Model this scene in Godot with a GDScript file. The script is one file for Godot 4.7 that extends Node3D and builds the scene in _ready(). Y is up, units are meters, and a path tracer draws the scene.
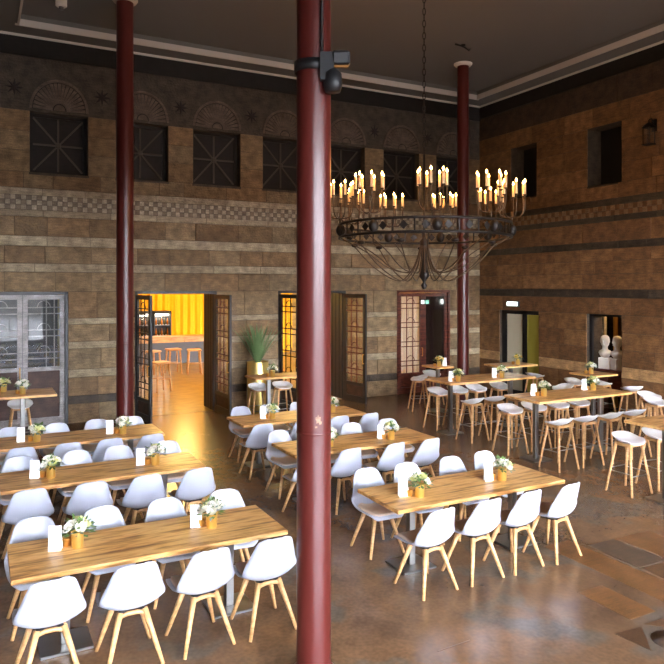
extends Node3D

# ---------------------------------------------------------------- layout (metres)
const BACK := -15.3      # z of the back wall face
const RIGHT := 12.85     # x of the right wall face
const LEFT := -3.2
const FRONT := 6.0
const SOFFIT := 8.09
const CEIL := 8.30
const ORD := ["first", "second", "third", "fourth"]

var rng := RandomNumberGenerator.new()
var used := {}
var m := {}

# ---------------------------------------------------------------- naming helpers
func numbered(called: String) -> String:
	if not used.has(called):
		used[called] = 0
		return called
	used[called] += 1
	return "%s_%03d" % [called, used[called]]

func tag(o, label: String, category: String, group := "", kind := ""):
	o.set_meta("label", label)
	o.set_meta("category", category)
	if group != "": o.set_meta("group", group)
	if kind != "": o.set_meta("kind", kind)
	return o

func thing(called: String, label: String, category: String, at := Vector3.ZERO, turn := 0.0, group := "", kind := "") -> Node3D:
	var o := Node3D.new()
	o.name = numbered(called)
	add_child(o)
	o.position = at
	o.rotation.y = turn
	tag(o, label, category, group, kind)
	return o

func copy_of(src: Node3D, label: String, at: Vector3, turn: float) -> Node3D:
	var c: Node3D = src.duplicate()
	var base: String = src.get_meta("base_name")
	c.name = numbered(base)
	add_child(c)
	c.position = at
	c.rotation.y = turn
	c.set_meta("label", label)
	return c

# ---------------------------------------------------------------- mesh helpers
func tool_new(smooth := false) -> SurfaceTool:
	var s := SurfaceTool.new()
	s.begin(Mesh.PRIMITIVE_TRIANGLES)
	s.set_smooth_group(0 if smooth else -1)
	return s

func put(called: String, s: SurfaceTool, mt: Material, parent: Node) -> MeshInstance3D:
	s.generate_normals()
	s.index()
	return put_mesh(called, s.commit(), mt, parent)

func put_mesh(called: String, mesh: Mesh, mt: Material, parent: Node) -> MeshInstance3D:
	var o := MeshInstance3D.new()
	o.mesh = mesh
	o.material_override = mt
	o.name = called
	o.cast_shadow = GeometryInstance3D.SHADOW_CASTING_SETTING_ON
	parent.add_child(o, true)
	return o

func finish(s: SurfaceTool) -> ArrayMesh:
	s.generate_normals()
	s.index()
	return s.commit()

func tri(s: SurfaceTool, a: Vector3, b: Vector3, c: Vector3):
	s.add_vertex(a); s.add_vertex(c); s.add_vertex(b)

func quad(s: SurfaceTool, a: Vector3, b: Vector3, c: Vector3, d: Vector3):   # counter-clockwise seen from outside
	tri(s, a, b, c); tri(s, a, c, d)

func tri_out(s: SurfaceTool, a: Vector3, b: Vector3, c: Vector3, o: Vector3):
	if (b - a).cross(c - a).dot((a + b + c) / 3.0 - o) >= 0.0: tri(s, a, b, c)
	else: tri(s, a, c, b)

func quad_out(s, a, b, c, d, o):
	tri_out(s, a, b, c, o); tri_out(s, a, c, d, o)

func box(s: SurfaceTool, c: Vector3, size: Vector3, b := Basis()):
	var h := size / 2.0
	var p := []
	for i in 8:
		p.append(c + b * Vector3(h.x * (1 if i & 1 else -1), h.y * (1 if i & 2 else -1), h.z * (1 if i & 4 else -1)))
	for f in [[0, 1, 3, 2], [4, 5, 7, 6], [0, 1, 5, 4], [2, 3, 7, 6], [0, 2, 6, 4], [1, 3, 7, 5]]:
		quad_out(s, p[f[0]], p[f[1]], p[f[2]], p[f[3]], c)

func bounds(s: SurfaceTool, x0: float, x1: float, y0: float, y1: float, z0: float, z1: float):
	box(s, Vector3((x0 + x1) / 2, (y0 + y1) / 2, (z0 + z1) / 2), Vector3(abs(x1 - x0), abs(y1 - y0), abs(z1 - z0)))

func cbox(s: SurfaceTool, c: Vector3, size: Vector3, bv: float, bas := Basis()):   # chamfered box
	var h := size / 2.0
	var v := func(sg: Vector3, ax: int) -> Vector3:
		var q := Vector3.ZERO
		for k in 3: q[k] = sg[k] * (h[k] if k == ax else h[k] - bv)
		return c + bas * q
	for ax in 3:
		var u := (ax + 1) % 3
		var w := (ax + 2) % 3
		for sg in [-1.0, 1.0]:
			var q := []
			for e in [[-1, -1], [1, -1], [1, 1], [-1, 1]]:
				var d := Vector3.ZERO
				d[ax] = sg; d[u] = e[0]; d[w] = e[1]
				q.append(v.call(d, ax))
			quad_out(s, q[0], q[1], q[2], q[3], c)
			for sg2 in [-1.0, 1.0]:      # edge between ax and u, running along w
				var a := Vector3.ZERO
				a[ax] = sg; a[u] = sg2; a[w] = -1
				var b := a
				b[w] = 1
				quad_out(s, v.call(a, ax), v.call(b, ax), v.call(b, u), v.call(a, u), c)
	for i in 8:
		var d := Vector3(1 if i & 1 else -1, 1 if i & 2 else -1, 1 if i & 4 else -1)
		tri_out(s, v.call(d, 0), v.call(d, 1), v.call(d, 2), c)

func tube(s: SurfaceTool, pts: Array, rad, sides := 8, caps := true):
	var n := pts.size()
	var up := Vector3.UP
	var rings := []
	var t0: Vector3 = (pts[1] - pts[0]).normalized()
	if abs(t0.dot(up)) > 0.95: up = Vector3.RIGHT
	var x := t0.cross(up).normalized()
	for i in n:
		var t: Vector3
		if i == 0: t = pts[1] - pts[0]
		elif i == n - 1: t = pts[n - 1] - pts[n - 2]
		else: t = (pts[i + 1] - pts[i]).normalized() + (pts[i] - pts[i - 1]).normalized()
		t = t.normalized()
		x = (x - t * x.dot(t)).normalized()
		var y := t.cross(x)
		var r: float = rad[i] if rad is Array else rad
		var ring := []
		for k in sides:
			var a := TAU * k / sides
			ring.append(pts[i] + (x * cos(a) + y * sin(a)) * r)
		rings.append(ring)
	for i in n - 1:
		for k in sides:
			var k2 := (k + 1) % sides
			quad(s, rings[i][k], rings[i][k2], rings[i + 1][k2], rings[i + 1][k])
	if caps:
		for k in sides:
			var k2 := (k + 1) % sides
			tri(s, pts[0], rings[0][k2], rings[0][k])
			tri(s, pts[n - 1], rings[n - 1][k], rings[n - 1][k2])

func lathe(s: SurfaceTool, prof: Array, seg: int, o := Vector3.ZERO):   # prof of Vector2(r, y), bottom to top
	for i in prof.size() - 1:
		var a: Vector2 = prof[i]
		var b: Vector2 = prof[i + 1]
		for k in seg:
			var t0 := TAU * k / seg
			var t1 := TAU * (k + 1) / seg
			var d0 := Vector3(cos(t0), 0, -sin(t0))
			var d1 := Vector3(cos(t1), 0, -sin(t1))
			var p := o + Vector3.UP * a.y
			var q := o + Vector3.UP * b.y
			if a.x > 0.0001: tri(s, p + d0 * a.x, p + d1 * a.x, q + d1 * b.x)
			if b.x > 0.0001: tri(s, p + d0 * a.x, q + d1 * b.x, q + d0 * b.x)

func sphere(s: SurfaceTool, c: Vector3, r: Vector3, seg := 10, rows := 6):
	for i in rows:
		var a := -PI / 2 + PI * i / rows
		var b := -PI / 2 + PI * (i + 1) / rows
		for k in seg:
			var t0 := TAU * k / seg
			var t1 := TAU * (k + 1) / seg
			var f := func(e, t): return c + Vector3(cos(e) * cos(t) * r.x, sin(e) * r.y, -cos(e) * sin(t) * r.z)
			if i > 0: tri(s, f.call(a, t0), f.call(a, t1), f.call(b, t1))
			if i < rows - 1: tri(s, f.call(a, t0), f.call(b, t1), f.call(b, t0))

func spline(p: Array, n: int) -> Array:     # Catmull-Rom through the points, n steps a span
	var out := []
	for i in p.size() - 1:
		var p0 = p[max(i - 1, 0)]
		var p3 = p[min(i + 2, p.size() - 1)]
		for k in n:
			out.append(p[i].cubic_interpolate(p[i + 1], p0, p3, float(k) / n))
	out.append(p[-1])
	return out

# ---------------------------------------------------------------- textures and materials
func noise_image(w: int, h: int, freq: float, oct: int, sd: int, kind := FastNoiseLite.TYPE_SIMPLEX_SMOOTH) -> Image:
	var n := FastNoiseLite.new()
	n.noise_type = kind
	n.frequency = freq
	n.fractal_octaves = oct
	n.seed = sd
	var im := n.get_seamless_image(w, h)
	im.convert(Image.FORMAT_RGB8)
	return im

func stretched(w: int, h: int, small: int, freq: float, oct: int, sd: int) -> Image:
	var im := noise_image(small, h, freq, oct, sd)
	im.resize(w, h, Image.INTERPOLATE_CUBIC)
	return im

func ramp(stops: Array, t: float) -> Color:
	for i in stops.size() - 1:
		if t <= stops[i + 1][0]:
			return stops[i][1].lerp(stops[i + 1][1], clampf((t - stops[i][0]) / (stops[i + 1][0] - stops[i][0]), 0, 1))
	return stops[-1][1]

func rgb(r: int, g: int, b: int) -> Color:
	return Color(r / 255.0, g / 255.0, b / 255.0)

func tex_of(im: Image) -> ImageTexture:
	im.generate_mipmaps()
	return ImageTexture.create_from_image(im)

func wood_texture(stops: Array, sd: int) -> ImageTexture:
	var w := 1024
	var h := 512
	var a := stretched(w, h, 72, 0.030, 4, sd)
	var b := stretched(w, h, 120, 0.12, 2, sd + 1)
	var c := stretched(w, h, 300, 0.012, 4, sd + 2)
	var im := Image.create(w, h, false, Image.FORMAT_RGB8)
	for y in h:
		for x in w:
			var v := a.get_pixel(x, y).r * 0.45 + c.get_pixel(x, y).r * 0.38 + b.get_pixel(x, y).r * 0.17
			im.set_pixel(x, y, ramp(stops, v))
	return tex_of(im)

func stone_texture(sd: int) -> ImageTexture:
	var n := 512
	var a := noise_image(n, n, 0.012, 4, sd)
	var b := noise_image(n, n, 0.12, 3, sd + 1)
	var c := stretched(n, n, 64, 0.09, 2, sd + 2)
	var im := Image.create(n, n, false, Image.FORMAT_RGB8)
	for y in n:
		for x in n:
			var v := 0.52 + 0.26 * a.get_pixel(x, y).r + 0.22 * b.get_pixel(x, y).r + 0.18 * (c.get_pixel(x, y).r - 0.5)
			im.set_pixel(x, y, Color(v, v * 0.985, v * 0.96))
	return tex_of(im)

func floor_texture() -> ImageTexture:
	var n := 1024
	var a := noise_image(n, n, 0.006, 4, 71)
	var b := noise_image(n, n, 0.006, 5, 83)
	var c := noise_image(n, n, 0.16, 3, 97)
	var d := noise_image(n, n, 0.03, 4, 101)
	var im := Image.create(n, n, false, Image.FORMAT_RGB8)
	var brown := rgb(132, 99, 71)
	var grey := rgb(114, 99, 84)
	var dark := rgb(106, 79, 57)
	var rust := rgb(142, 103, 69)
	for y in n:
		for x in n:
			var va := a.get_pixel(x, y).r
			var vb := b.get_pixel(x, y).r
			var vc := c.get_pixel(x, y).r
			var vd := d.get_pixel(x, y).r
			var col := brown.lerp(grey, smoothstep(0.5, 0.66, va + 0.15 * (vd - 0.5)))
			col = col.lerp(dark, smoothstep(0.54, 0.72, vb + 0.18 * (vd - 0.5)) * 0.7)
			col = col.lerp(rust, smoothstep(0.42, 0.28, vb) * 0.75)
			var k := 0.88 + 0.20 * (vc - 0.5) + 0.22 * (vd - 0.5)
			im.set_pixel(x, y, Color(col.r * k, col.g * k, col.b * k))
	return tex_of(im)

func relief(im: Image, strength: float) -> ImageTexture:
	im.convert(Image.FORMAT_RGBA8)
	im.bump_map_to_normal_map(strength)
	return tex_of(im)

func mat(called: String, col: Color, rough := 0.6, metal := 0.0, tex: Texture2D = null, sc := Vector3.ONE, world := true, nrm: Texture2D = null, nsc := 0.6) -> StandardMaterial3D:
	var s := StandardMaterial3D.new()
	s.resource_name = called
	s.albedo_color = col
	s.roughness = rough
	s.metallic = metal
	if tex or nrm:
		s.uv1_triplanar = true
		s.uv1_world_triplanar = world
		s.uv1_scale = sc
		s.uv1_triplanar_sharpness = 4.0
	if tex: s.albedo_texture = tex
	if nrm:
		s.normal_enabled = true
		s.normal_texture = nrm
		s.normal_scale = nsc
	m[called] = s
	return s

func glass(called: String, col: Color, alpha: float) -> StandardMaterial3D:
	var s := mat(called, Color(col.r, col.g, col.b, alpha), 0.02)
	s.transparency = BaseMaterial3D.TRANSPARENCY_ALPHA
	return s

func glow(called: String, col: Color, energy: float) -> StandardMaterial3D:
	var s := mat(called, col, 0.5)
	s.emission_enabled = true
	s.emission = col
	s.emission_energy_multiplier = energy
	return s

func make_materials():
	var st_a := stone_texture(11)
	var st_b := stone_texture(37)
	var bump := relief(noise_image(512, 512, 0.05, 4, 5), 5.0)
	var sc := Vector3(0.55, 0.55, 0.55)
	var browns := [rgb(172, 144, 104), rgb(160, 131, 92), rgb(182, 154, 114), rgb(152, 122, 84), rgb(174, 140, 98), rgb(166, 142, 106)]
	for i in 6: mat("brown%d" % i, browns[i], 0.72, 0, st_a if i % 2 else st_b, sc, true, bump, 0.5)
	var warms := [rgb(168, 122, 76), rgb(156, 111, 68), rgb(178, 130, 82), rgb(148, 104, 62), rgb(162, 117, 72)]
	for i in 5: mat("warm%d" % i, warms[i], 0.72, 0, st_a if i % 2 else st_b, sc, true, bump, 0.5)
	var pales := [rgb(214, 196, 164), rgb(200, 182, 150), rgb(222, 204, 170)]
	for i in 3: mat("pale%d" % i, pales[i], 0.66, 0, st_b, sc, true, bump, 0.5)
	mat("tan_stone", rgb(232, 184, 128), 0.66, 0, st_b, sc, true, bump, 0.5)
	mat("dark_stone0", rgb(98, 84, 68), 0.7, 0, st_a, sc, true, bump, 0.5)
	mat("dark_stone1", rgb(84, 70, 56), 0.7, 0, st_b, sc, true, bump, 0.5)
	mat("spandrel", rgb(96, 84, 72), 0.8, 0, st_b, sc, true, bump, 0.6)
	mat("spandrel_warm", rgb(88, 66, 50), 0.8, 0, st_b, sc, true, bump, 0.6)
	mat("mortar", rgb(92, 78, 62), 0.9, 0, st_a, sc)
	mat("tile_dark", rgb(160, 142, 118), 0.6, 0, st_a, sc)
	mat("tile_light", rgb(222, 206, 178), 0.6, 0, st_b, sc)
	mat("tile_tan", rgb(170, 132, 90), 0.6, 0, st_b, sc)
	mat("ornament", rgb(128, 110, 94), 0.75, 0, st_b, sc)
	mat("ornament_dark", rgb(46, 37, 32), 0.8, 0, st_a, sc)
	mat("frieze", rgb(30, 24, 19), 0.75, 0, st_a, sc)  # very dark tone for the top wall band and recess backings
	mat("shutter", rgb(36, 28, 23), 0.7, 0, st_a, sc)
	mat("shutter_bar", rgb(74, 62, 52), 0.6)
	mat("plaster", rgb(108, 104, 97), 0.85)
	mat("plaster_light", rgb(198, 188, 172), 0.8)
	mat("plain_wall", rgb(84, 72, 58), 0.85, 0, st_a, sc)
	mat("floor", Color.WHITE, 0.26, 0, floor_texture(), Vector3(0.115, 0.115, 0.115))
	m.floor.metallic_specular = 0.6
	mat("floor_tan", rgb(154, 108, 69), 0.3, 0, st_a, sc)
	mat("floor_grey", rgb(116, 95, 77), 0.3, 0, st_b, sc)
	mat("floor_dark", rgb(112, 82, 60), 0.3, 0, st_a, sc)
	mat("floor_stone", rgb(130, 97, 70), 0.3, 0, st_b, sc)
	mat("column_red", rgb(80, 28, 23), 0.32)
	mat("column_worn", rgb(196, 150, 120), 0.6, 0, st_a, sc)
	mat("iron", rgb(44, 38, 34), 0.5, 0.6)
	mat("iron_rod", rgb(84, 68, 50), 0.45, 0.7)
	mat("black", rgb(20, 20, 22), 0.45)
	mat("candle", rgb(244, 220, 172), 0.5)
	m.candle.backlight_enabled = true
	m.candle.backlight = Color(0.6, 0.45, 0.25)
	glow("flame", Color(1.0, 0.80, 0.46), 22.0)
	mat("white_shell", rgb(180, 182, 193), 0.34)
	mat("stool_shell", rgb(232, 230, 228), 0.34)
	mat("seat_pad", rgb(206, 182, 158), 0.62)
	var leg_t := wood_texture([[0.2, rgb(172, 124, 76)], [0.5, rgb(204, 156, 102)], [0.8, rgb(220, 176, 122)]], 301)
	mat("beech", Color.WHITE, 0.45, 0, leg_t, Vector3(2, 2, 2), false)
	var top_t := wood_texture([[0.24, rgb(132, 82, 40)], [0.38, rgb(194, 136, 74)], [0.5, rgb(232, 176, 106)], [0.62, rgb(244, 198, 130)], [0.76, rgb(206, 148, 84)]], 401)
	mat("table_wood", Color.WHITE, 0.34, 0, top_t, Vector3(0.42, 0.9, 1.05))
	mat("steel", rgb(150, 148, 144), 0.36, 1.0)
	mat("steel_dark", rgb(90, 88, 86), 0.35, 0.9)
	mat("gold", rgb(255, 226, 136), 0.32, 0.9)
	mat("brass", rgb(226, 172, 90), 0.36, 0.85)
	mat("paper", rgb(244, 243, 240), 0.7)
	mat("ink", rgb(62, 74, 92), 0.7)
	mat("petal", rgb(246, 240, 222), 0.6)
	mat("petal_green", rgb(222, 220, 150), 0.6)
	mat("petal_yellow", rgb(240, 206, 96), 0.6)
	for p in ["petal", "petal_green", "petal_yellow"]:
		m[p].backlight_enabled = true
		m[p].backlight = Color(0.3, 0.3, 0.2)
	mat("leaf", rgb(98, 128, 66), 0.5)
	mat("blade", rgb(112, 138, 88), 0.45)
	mat("leaf_grey", rgb(128, 150, 138), 0.55)
	for p in ["leaf", "leaf_grey"]:
		m[p].backlight_enabled = true
		m[p].backlight = Color(0.25, 0.3, 0.15)
	mat("soil", rgb(52, 40, 30), 0.95)
	var mah := wood_texture([[0.2, rgb(58, 24, 16)], [0.5, rgb(98, 46, 32)], [0.8, rgb(120, 62, 42)]], 501)
	mat("mahogany", Color.WHITE, 0.38, 0, mah, Vector3(1.2, 1.2, 1.2), false)
	mat("casing", rgb(30, 33, 40), 0.55)
	mat("door_dark", rgb(58, 55, 56), 0.45, 0, st_a, sc)
	mat("door_grey", rgb(184, 176, 174), 0.4, 0, st_b, sc)
	mat("door_panel", rgb(92, 64, 52), 0.65, 0, st_b, sc)
	mat("lattice_red", rgb(98, 44, 30), 0.45)
	glass("pane", rgb(230, 235, 232), 0.02)
	glass("pane_lit_amber", rgb(232, 190, 120), 0.2)  # amber light from behind the door leaves, put into the glass tint
	mat("dark_pane", rgb(38, 26, 22), 0.08)
	mat("net_curtain", rgb(236, 220, 190), 0.8)
	m.net_curtain.backlight_enabled = true
	m.net_curtain.backlight = Color(0.5, 0.44, 0.34)
	mat("curtain_yellow", rgb(252, 194, 20), 0.75)
	var bfl := wood_texture([[0.2, rgb(112, 82, 26)], [0.5, rgb(146, 114, 44)], [0.8, rgb(168, 136, 62)]], 601)
	mat("bar_floor", Color.WHITE, 0.3, 0, bfl, Vector3(0.5, 0.5, 0.5))
	mat("bar_wall", rgb(226, 186, 104), 0.85, 0, st_b, sc)
	mat("bar_grey", rgb(76, 80, 90), 0.55)
	mat("bar_wood", Color.WHITE, 0.4, 0, leg_t, Vector3(0.7, 0.7, 0.7))
	mat("olive", rgb(156, 146, 52), 0.8)
	mat("cream_panel", rgb(206, 198, 168), 0.7)
	mat("marble", rgb(226, 218, 202), 0.45)
	mat("bottle_glass", rgb(70, 62, 30), 0.12)
	mat("bottle_amber", rgb(170, 100, 26), 0.12)
	mat("amber_cloth", rgb(236, 168, 40), 0.7)
	glow("sign_face", Color(0.96, 1.0, 0.97), 1.6)
	glow("square_green", Color(0.62, 0.9, 0.8), 0.5)
	glow("square_white", Color(0.96, 1.0, 0.97), 0.7)
	mat("sign_green", rgb(52, 140, 92), 0.5)
	glow("lamp_warm", Color(1.0, 0.76, 0.36), 9.0)
	glow("lamp_white", Color(1.0, 0.96, 0.88), 5.0)
	mat("window_frame", rgb(92, 86, 80), 0.5)
	mat("ground_out", rgb(72, 69, 64), 0.9, 0, st_b, Vector3(0.2, 0.2, 0.2))

# ---------------------------------------------------------------- walls
func slab(s: SurfaceTool, u0: float, u1: float, v0: float, v1: float, w0: float, w1: float, holes: Array):
	var us := [u0, u1]
	var vs := [v0, v1]
	for h in holes:
		for k in 2:
			if h[k] > u0 and h[k] < u1: us.append(h[k])
			if h[2 + k] > v0 and h[2 + k] < v1: vs.append(h[2 + k])
	us.sort(); vs.sort()
	for i in us.size() - 1:
		if us[i + 1] - us[i] < 0.001: continue
		var run := -1.0e9
		for j in vs.size() - 1:
			if vs[j + 1] - vs[j] < 0.001: continue
			var cu: float = (us[i] + us[i + 1]) / 2
			var cv: float = (vs[j] + vs[j + 1]) / 2
			var inside := false
			for h in holes:
				if cu > h[0] and cu < h[1] and cv > h[2] and cv < h[3]: inside = true
			if inside:
				if run > -1e8: bounds(s, us[i], us[i + 1], run, vs[j], w0, w1)
				run = -1.0e9
			elif run < -1e8: run = vs[j]
		if run > -1e8: bounds(s, us[i], us[i + 1], run, vs[-1], w0, w1)

func block(parent: Node3D, u0: float, u1: float, v0: float, v1: float, mt: Material, proud := 0.02, called := "stone_block"):
	var g := 0.004
	var b := 0.007
	var s := tool_new()
	var c := Vector3((u0 + u1) / 2, (v0 + v1) / 2, 0)
	var hx := (u1 - u0) / 2 - g
	var hy := (v1 - v0) / 2 - g
	var p := []
	for e in [[-1, -1], [1, -1], [1, 1], [-1, 1]]:
		p.append([Vector3(hx * e[0], hy * e[1], -0.01), Vector3(hx * e[0], hy * e[1], proud - b), Vector3((hx - b) * e[0], (hy - b) * e[1], proud)])
	quad(s, p[0][2], p[1][2], p[2][2], p[3][2])
	for k in 4:
		var q = p[k]
		var r = p[(k + 1) % 4]
		quad(s, q[1], r[1], r[2], q[2])
		quad(s, q[0], r[0], r[1], q[1])
	var o := put(called, s, mt, parent)
	o.position = c

func course(parent: Node3D, u0: float, u1: float, v0: float, v1: float, holes: Array, mats: Array, length: float):
	var cuts := [[u0, u1]]
	for h in holes:
		if h[3] <= v0 + 0.01 or h[2] >= v1 - 0.01: continue
		var nx := []
		for c in cuts:
			if h[1] <= c[0] or h[0] >= c[1]: nx.append(c); continue
			if h[0] > c[0] + 0.02: nx.append([c[0], h[0]])
			if h[1] < c[1] - 0.02: nx.append([h[1], c[1]])
		cuts = nx
	for c in cuts:
		var n: int = max(1, roundi((c[1] - c[0]) / length))
		var st: float = (c[1] - c[0]) / n
		var a: float = c[0]
		for k in n:
			var b: float = c[1] if k == n - 1 else c[0] + st * (k + 1) + rng.randf_range(-0.22, 0.22) * st
			block(parent, a, b, v0, v1, m[mats[rng.randi() % mats.size()]], rng.randf_range(0.016, 0.024))
			a = b

func checker(parent: Node3D, u0: float, u1: float, v0: float, size: float, rows: int, la: String, lb: String):
	var s := [tool_new(), tool_new()]
	var n := int((u1 - u0) / size)
	for i in n:
		for j in rows:
			bounds(s[(i + j) % 2], u0 + i * size + 0.004, u0 + (i + 1) * size - 0.004, v0 + j * size + 0.004, v0 + (j + 1) * size - 0.004, -0.01, 0.024 if (i + j) % 2 else 0.016)
	var a := put("dark_checker_tiles", s[0], m[la], parent)
	var b := put("light_checker_tiles", s[1], m[lb], parent)
	a.set_meta("kind", "stuff"); b.set_meta("kind", "stuff")
	a.set_meta("label", "small dark tiles of the checker frieze")
	b.set_meta("label", "small pale tiles of the checker frieze")

func fan_ornament(parent: Node3D, cx: float, y: float, r: float):
	var s := tool_new()
	var ry := r * 1.12
	var n := 19
	for k in n:      # radiating raised ribs
		var a := PI * (k + 0.5) / n
		var d := Vector3(cos(a), sin(a) * 1.12, 0)
		var p := Vector3(-sin(a), cos(a), 0)
		var i0 := Vector3(cx, y, 0) + d * (r * 0.24)
		var i1 := Vector3(cx, y, 0) + d * (r * 0.92)
		var h := Vector3(0, 0, 0.035)
		var w0 := p * 0.012
		var w1 := p * 0.034
		quad_out(s, i0 - w0 + h, i0 + w0 + h, i1 + w1 + h, i1 - w1 + h, i0 - h)
		quad_out(s, i0 - w0, i0 - w0 + h, i1 - w1 + h, i1 - w1, (i0 + i1) / 2)
		quad_out(s, i0 + w0, i0 + w0 + h, i1 + w1 + h, i1 + w1, (i0 + i1) / 2)
		quad_out(s, i1 - w1, i1 - w1 + h, i1 + w1 + h, i1 + w1, i0)
	for k in 24:     # raised arch rim and hub
		var a0 := PI * k / 24.0
		var a1 := PI * (k + 1) / 24.0
		for rr in [[0.95, 1.04], [0.0, 0.2]]:
			var q := []
			for e in [[a0, rr[0]], [a1, rr[0]], [a1, rr[1]], [a0, rr[1]]]:
				q.append(Vector3(cx + cos(e[0]) * r * e[1], y + sin(e[0]) * ry * e[1], 0.04))
			var o: Vector3 = (q[0] + q[2]) / 2 - Vector3(0, 0, 0.2)
			quad_out(s, q[0], q[1], q[2], q[3], o)
			var dz := Vector3(0, 0, 0.05)
			quad_out(s, q[2], q[3], q[3] - dz, q[2] - dz, Vector3(cx, y, 0))
			quad_out(s, q[0], q[1], q[1] - dz, q[0] - dz, Vector3(cx, y + 3, 0))
	var o2 := put("fan_ornament", s, m.ornament, parent)
	var b := tool_new()      # dark ground behind the ribs
	for k in 24:
		var a0 := PI * k / 24.0
		var a1 := PI * (k + 1) / 24.0
		tri_out(b, Vector3(cx, y, 0.006), Vector3(cx + cos(a0) * r, y + sin(a0) * ry, 0.006), Vector3(cx + cos(a1) * r, y + sin(a1) * ry, 0.006), Vector3(cx, y, -1))
	put("fan_ground", b, m.ornament_dark, o2)

func star_rosette(parent: Node3D, cx: float, y: float, r: float):
	var s := tool_new()
	var c := Vector3(cx, y, 0.03)
	for k in 16:
		var a0 := TAU * k / 16
		var a1 := TAU * (k + 1) / 16
		var r0 := r if k % 2 == 0 else r * 0.34
		var r1 := r * 0.34 if k % 2 == 0 else r
		tri_out(s, c, Vector3(cx + cos(a0) * r0, y + sin(a0) * r0, 0.008), Vector3(cx + cos(a1) * r1, y + sin(a1) * r1, 0.008), Vector3(cx, y, -1))
	put("star_rosette", s, m.ornament_dark, parent)

func shutter_window(called: String, parent_at: Vector3, turn: float, u0: float, u1: float, v0: float, v1: float, label: String):
	var t := thing(called, label, "window", parent_at, turn, "", "structure")
	var s := tool_new()
	bounds(s, u0, u1, v0, v1, -0.30, -0.26)
	put("shutter_panel", s, m.shutter, t)
	s = tool_new()
	for r in [[u0, u0 + 0.07, v0, v1], [u1 - 0.07, u1, v0, v1], [u0, u1, v0, v0 + 0.07], [u0, u1, v1 - 0.07, v1]]:
		bounds(s, r[0], r[1], r[2], r[3], -0.26, -0.2)
	put("window_frame", s, m.shutter, t)
	var c := Vector3((u0 + u1) / 2, (v0 + v1) / 2, -0.245)
	var w := u1 - u0 - 0.14
	var h := v1 - v0 - 0.14
	var dg := sqrt(w * w + h * h)
	for b in [[w, 0.0], [h, PI / 2], [dg, atan2(h, w)], [dg, -atan2(h, w)]]:
		s = tool_new()
		box(s, c, Vector3(b[0], 0.035, 0.03), Basis(Vector3.BACK, b[1]))
		put("glazing_bar", s, m.shutter_bar, t)
	s = tool_new()
	cbox(s, c + Vector3(0, 0, 0.02), Vector3(0.1, 0.1, 0.04), 0.01)
	put("boss", s, m.shutter_bar, t)
	s = tool_new()
	bounds(s, u0 - 0.02, u1 + 0.02, v0 - 0.05, v0, -0.26, 0.03)
	put("window_sill", s, m.dark_stone0, t)

# ---------------------------------------------------------------- doors
func lattice_leaf(parent: Node3D, at: Vector3, turn: float, w: float, h: float, frame_mat: Material, bar_mat: Material, pane_mat: Material, panel_h: float, curly: bool, handle_side: float):
	# local: x from the hinge, y up, thin in z
	var s := tool_new()
	var f := 0.095
	for r in [[0, f, 0, h], [w - f, w, 0, h], [f, w - f, h - f, h], [f, w - f, 0, 0.16]]:
		bounds(s, r[0], r[1], r[2], r[3], -0.026, 0.026)
	if panel_h > 0.2: bounds(s, f, w - f, panel_h - 0.08, panel_h, -0.026, 0.026)
	var leaf := put("door_leaf", s, frame_mat, parent)
	leaf.position = at
	leaf.rotation.y = turn
	var p0 := 0.16
	if panel_h > 0.2:
		s = tool_new()
		cbox(s, Vector3(w / 2, (0.16 + panel_h - 0.08) / 2, 0), Vector3(w - 2 * f, panel_h - 0.24, 0.032), 0.012)
		put("kick_panel", s, m.door_panel if frame_mat != m.mahogany else frame_mat, leaf)
		p0 = panel_h
	s = tool_new()
	bounds(s, f, w - f, p0, h - f, -0.004, 0.004)
	put("glass_pane", s, pane_mat, leaf)
	s = tool_new()
	var n := 3 if frame_mat == m.door_grey else 4
	var ph := (h - f - p0) / n
	var bt := 0.011
	for sd in [0.013]:
		for k in n:
			var y := p0 + ph * (k + 0.5)
			for dy in ([-0.09, 0.06] if not curly else [-0.06, 0.07]):
				bounds(s, f, w - f, y + dy - bt, y + dy + bt, sd - 0.008, sd + 0.008)
		for fx in ([0.17, 0.42] if frame_mat == m.door_grey else [0.3, 0.62]):
			var x: float = f + (w - 2 * f) * fx
			bounds(s, x - bt, x + bt, p0, h - f, sd - 0.008, sd + 0.008)
		if curly:
			for k in n:
				var y := p0 + ph * (k + 0.5) + 0.06
				var pts := []
				for q in 9:
					var a := PI * q / 8.0
					pts.append(Vector3(w * 0.5 - cos(a) * w * 0.16, y + sin(a) * 0.15, sd))
				tube(s, pts, 0.009, 6)
	put("lattice", s, bar_mat, leaf)
	s = tool_new(true)
	var hx := w - f / 2
	tube(s, [Vector3(hx, 1.0, 0.03), Vector3(hx, 1.0, 0.07), Vector3(hx, 1.22, 0.07), Vector3(hx, 1.22, 0.03)], 0.011, 6)
	put("handle", s, m.brass, leaf)

func door_frame(parent: Node3D, u0: float, u1: float, h: float, mt: Material, z0: float, z1: float):
	var s := tool_new()
	bounds(s, u0, u0 + 0.06, 0, h, z0, z1)
	bounds(s, u1 - 0.06, u1, 0, h, z0, z1)
	bounds(s, u0, u1, h - 0.06, h, z0, z1)
	put("door_frame", s, mt, parent)

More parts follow.
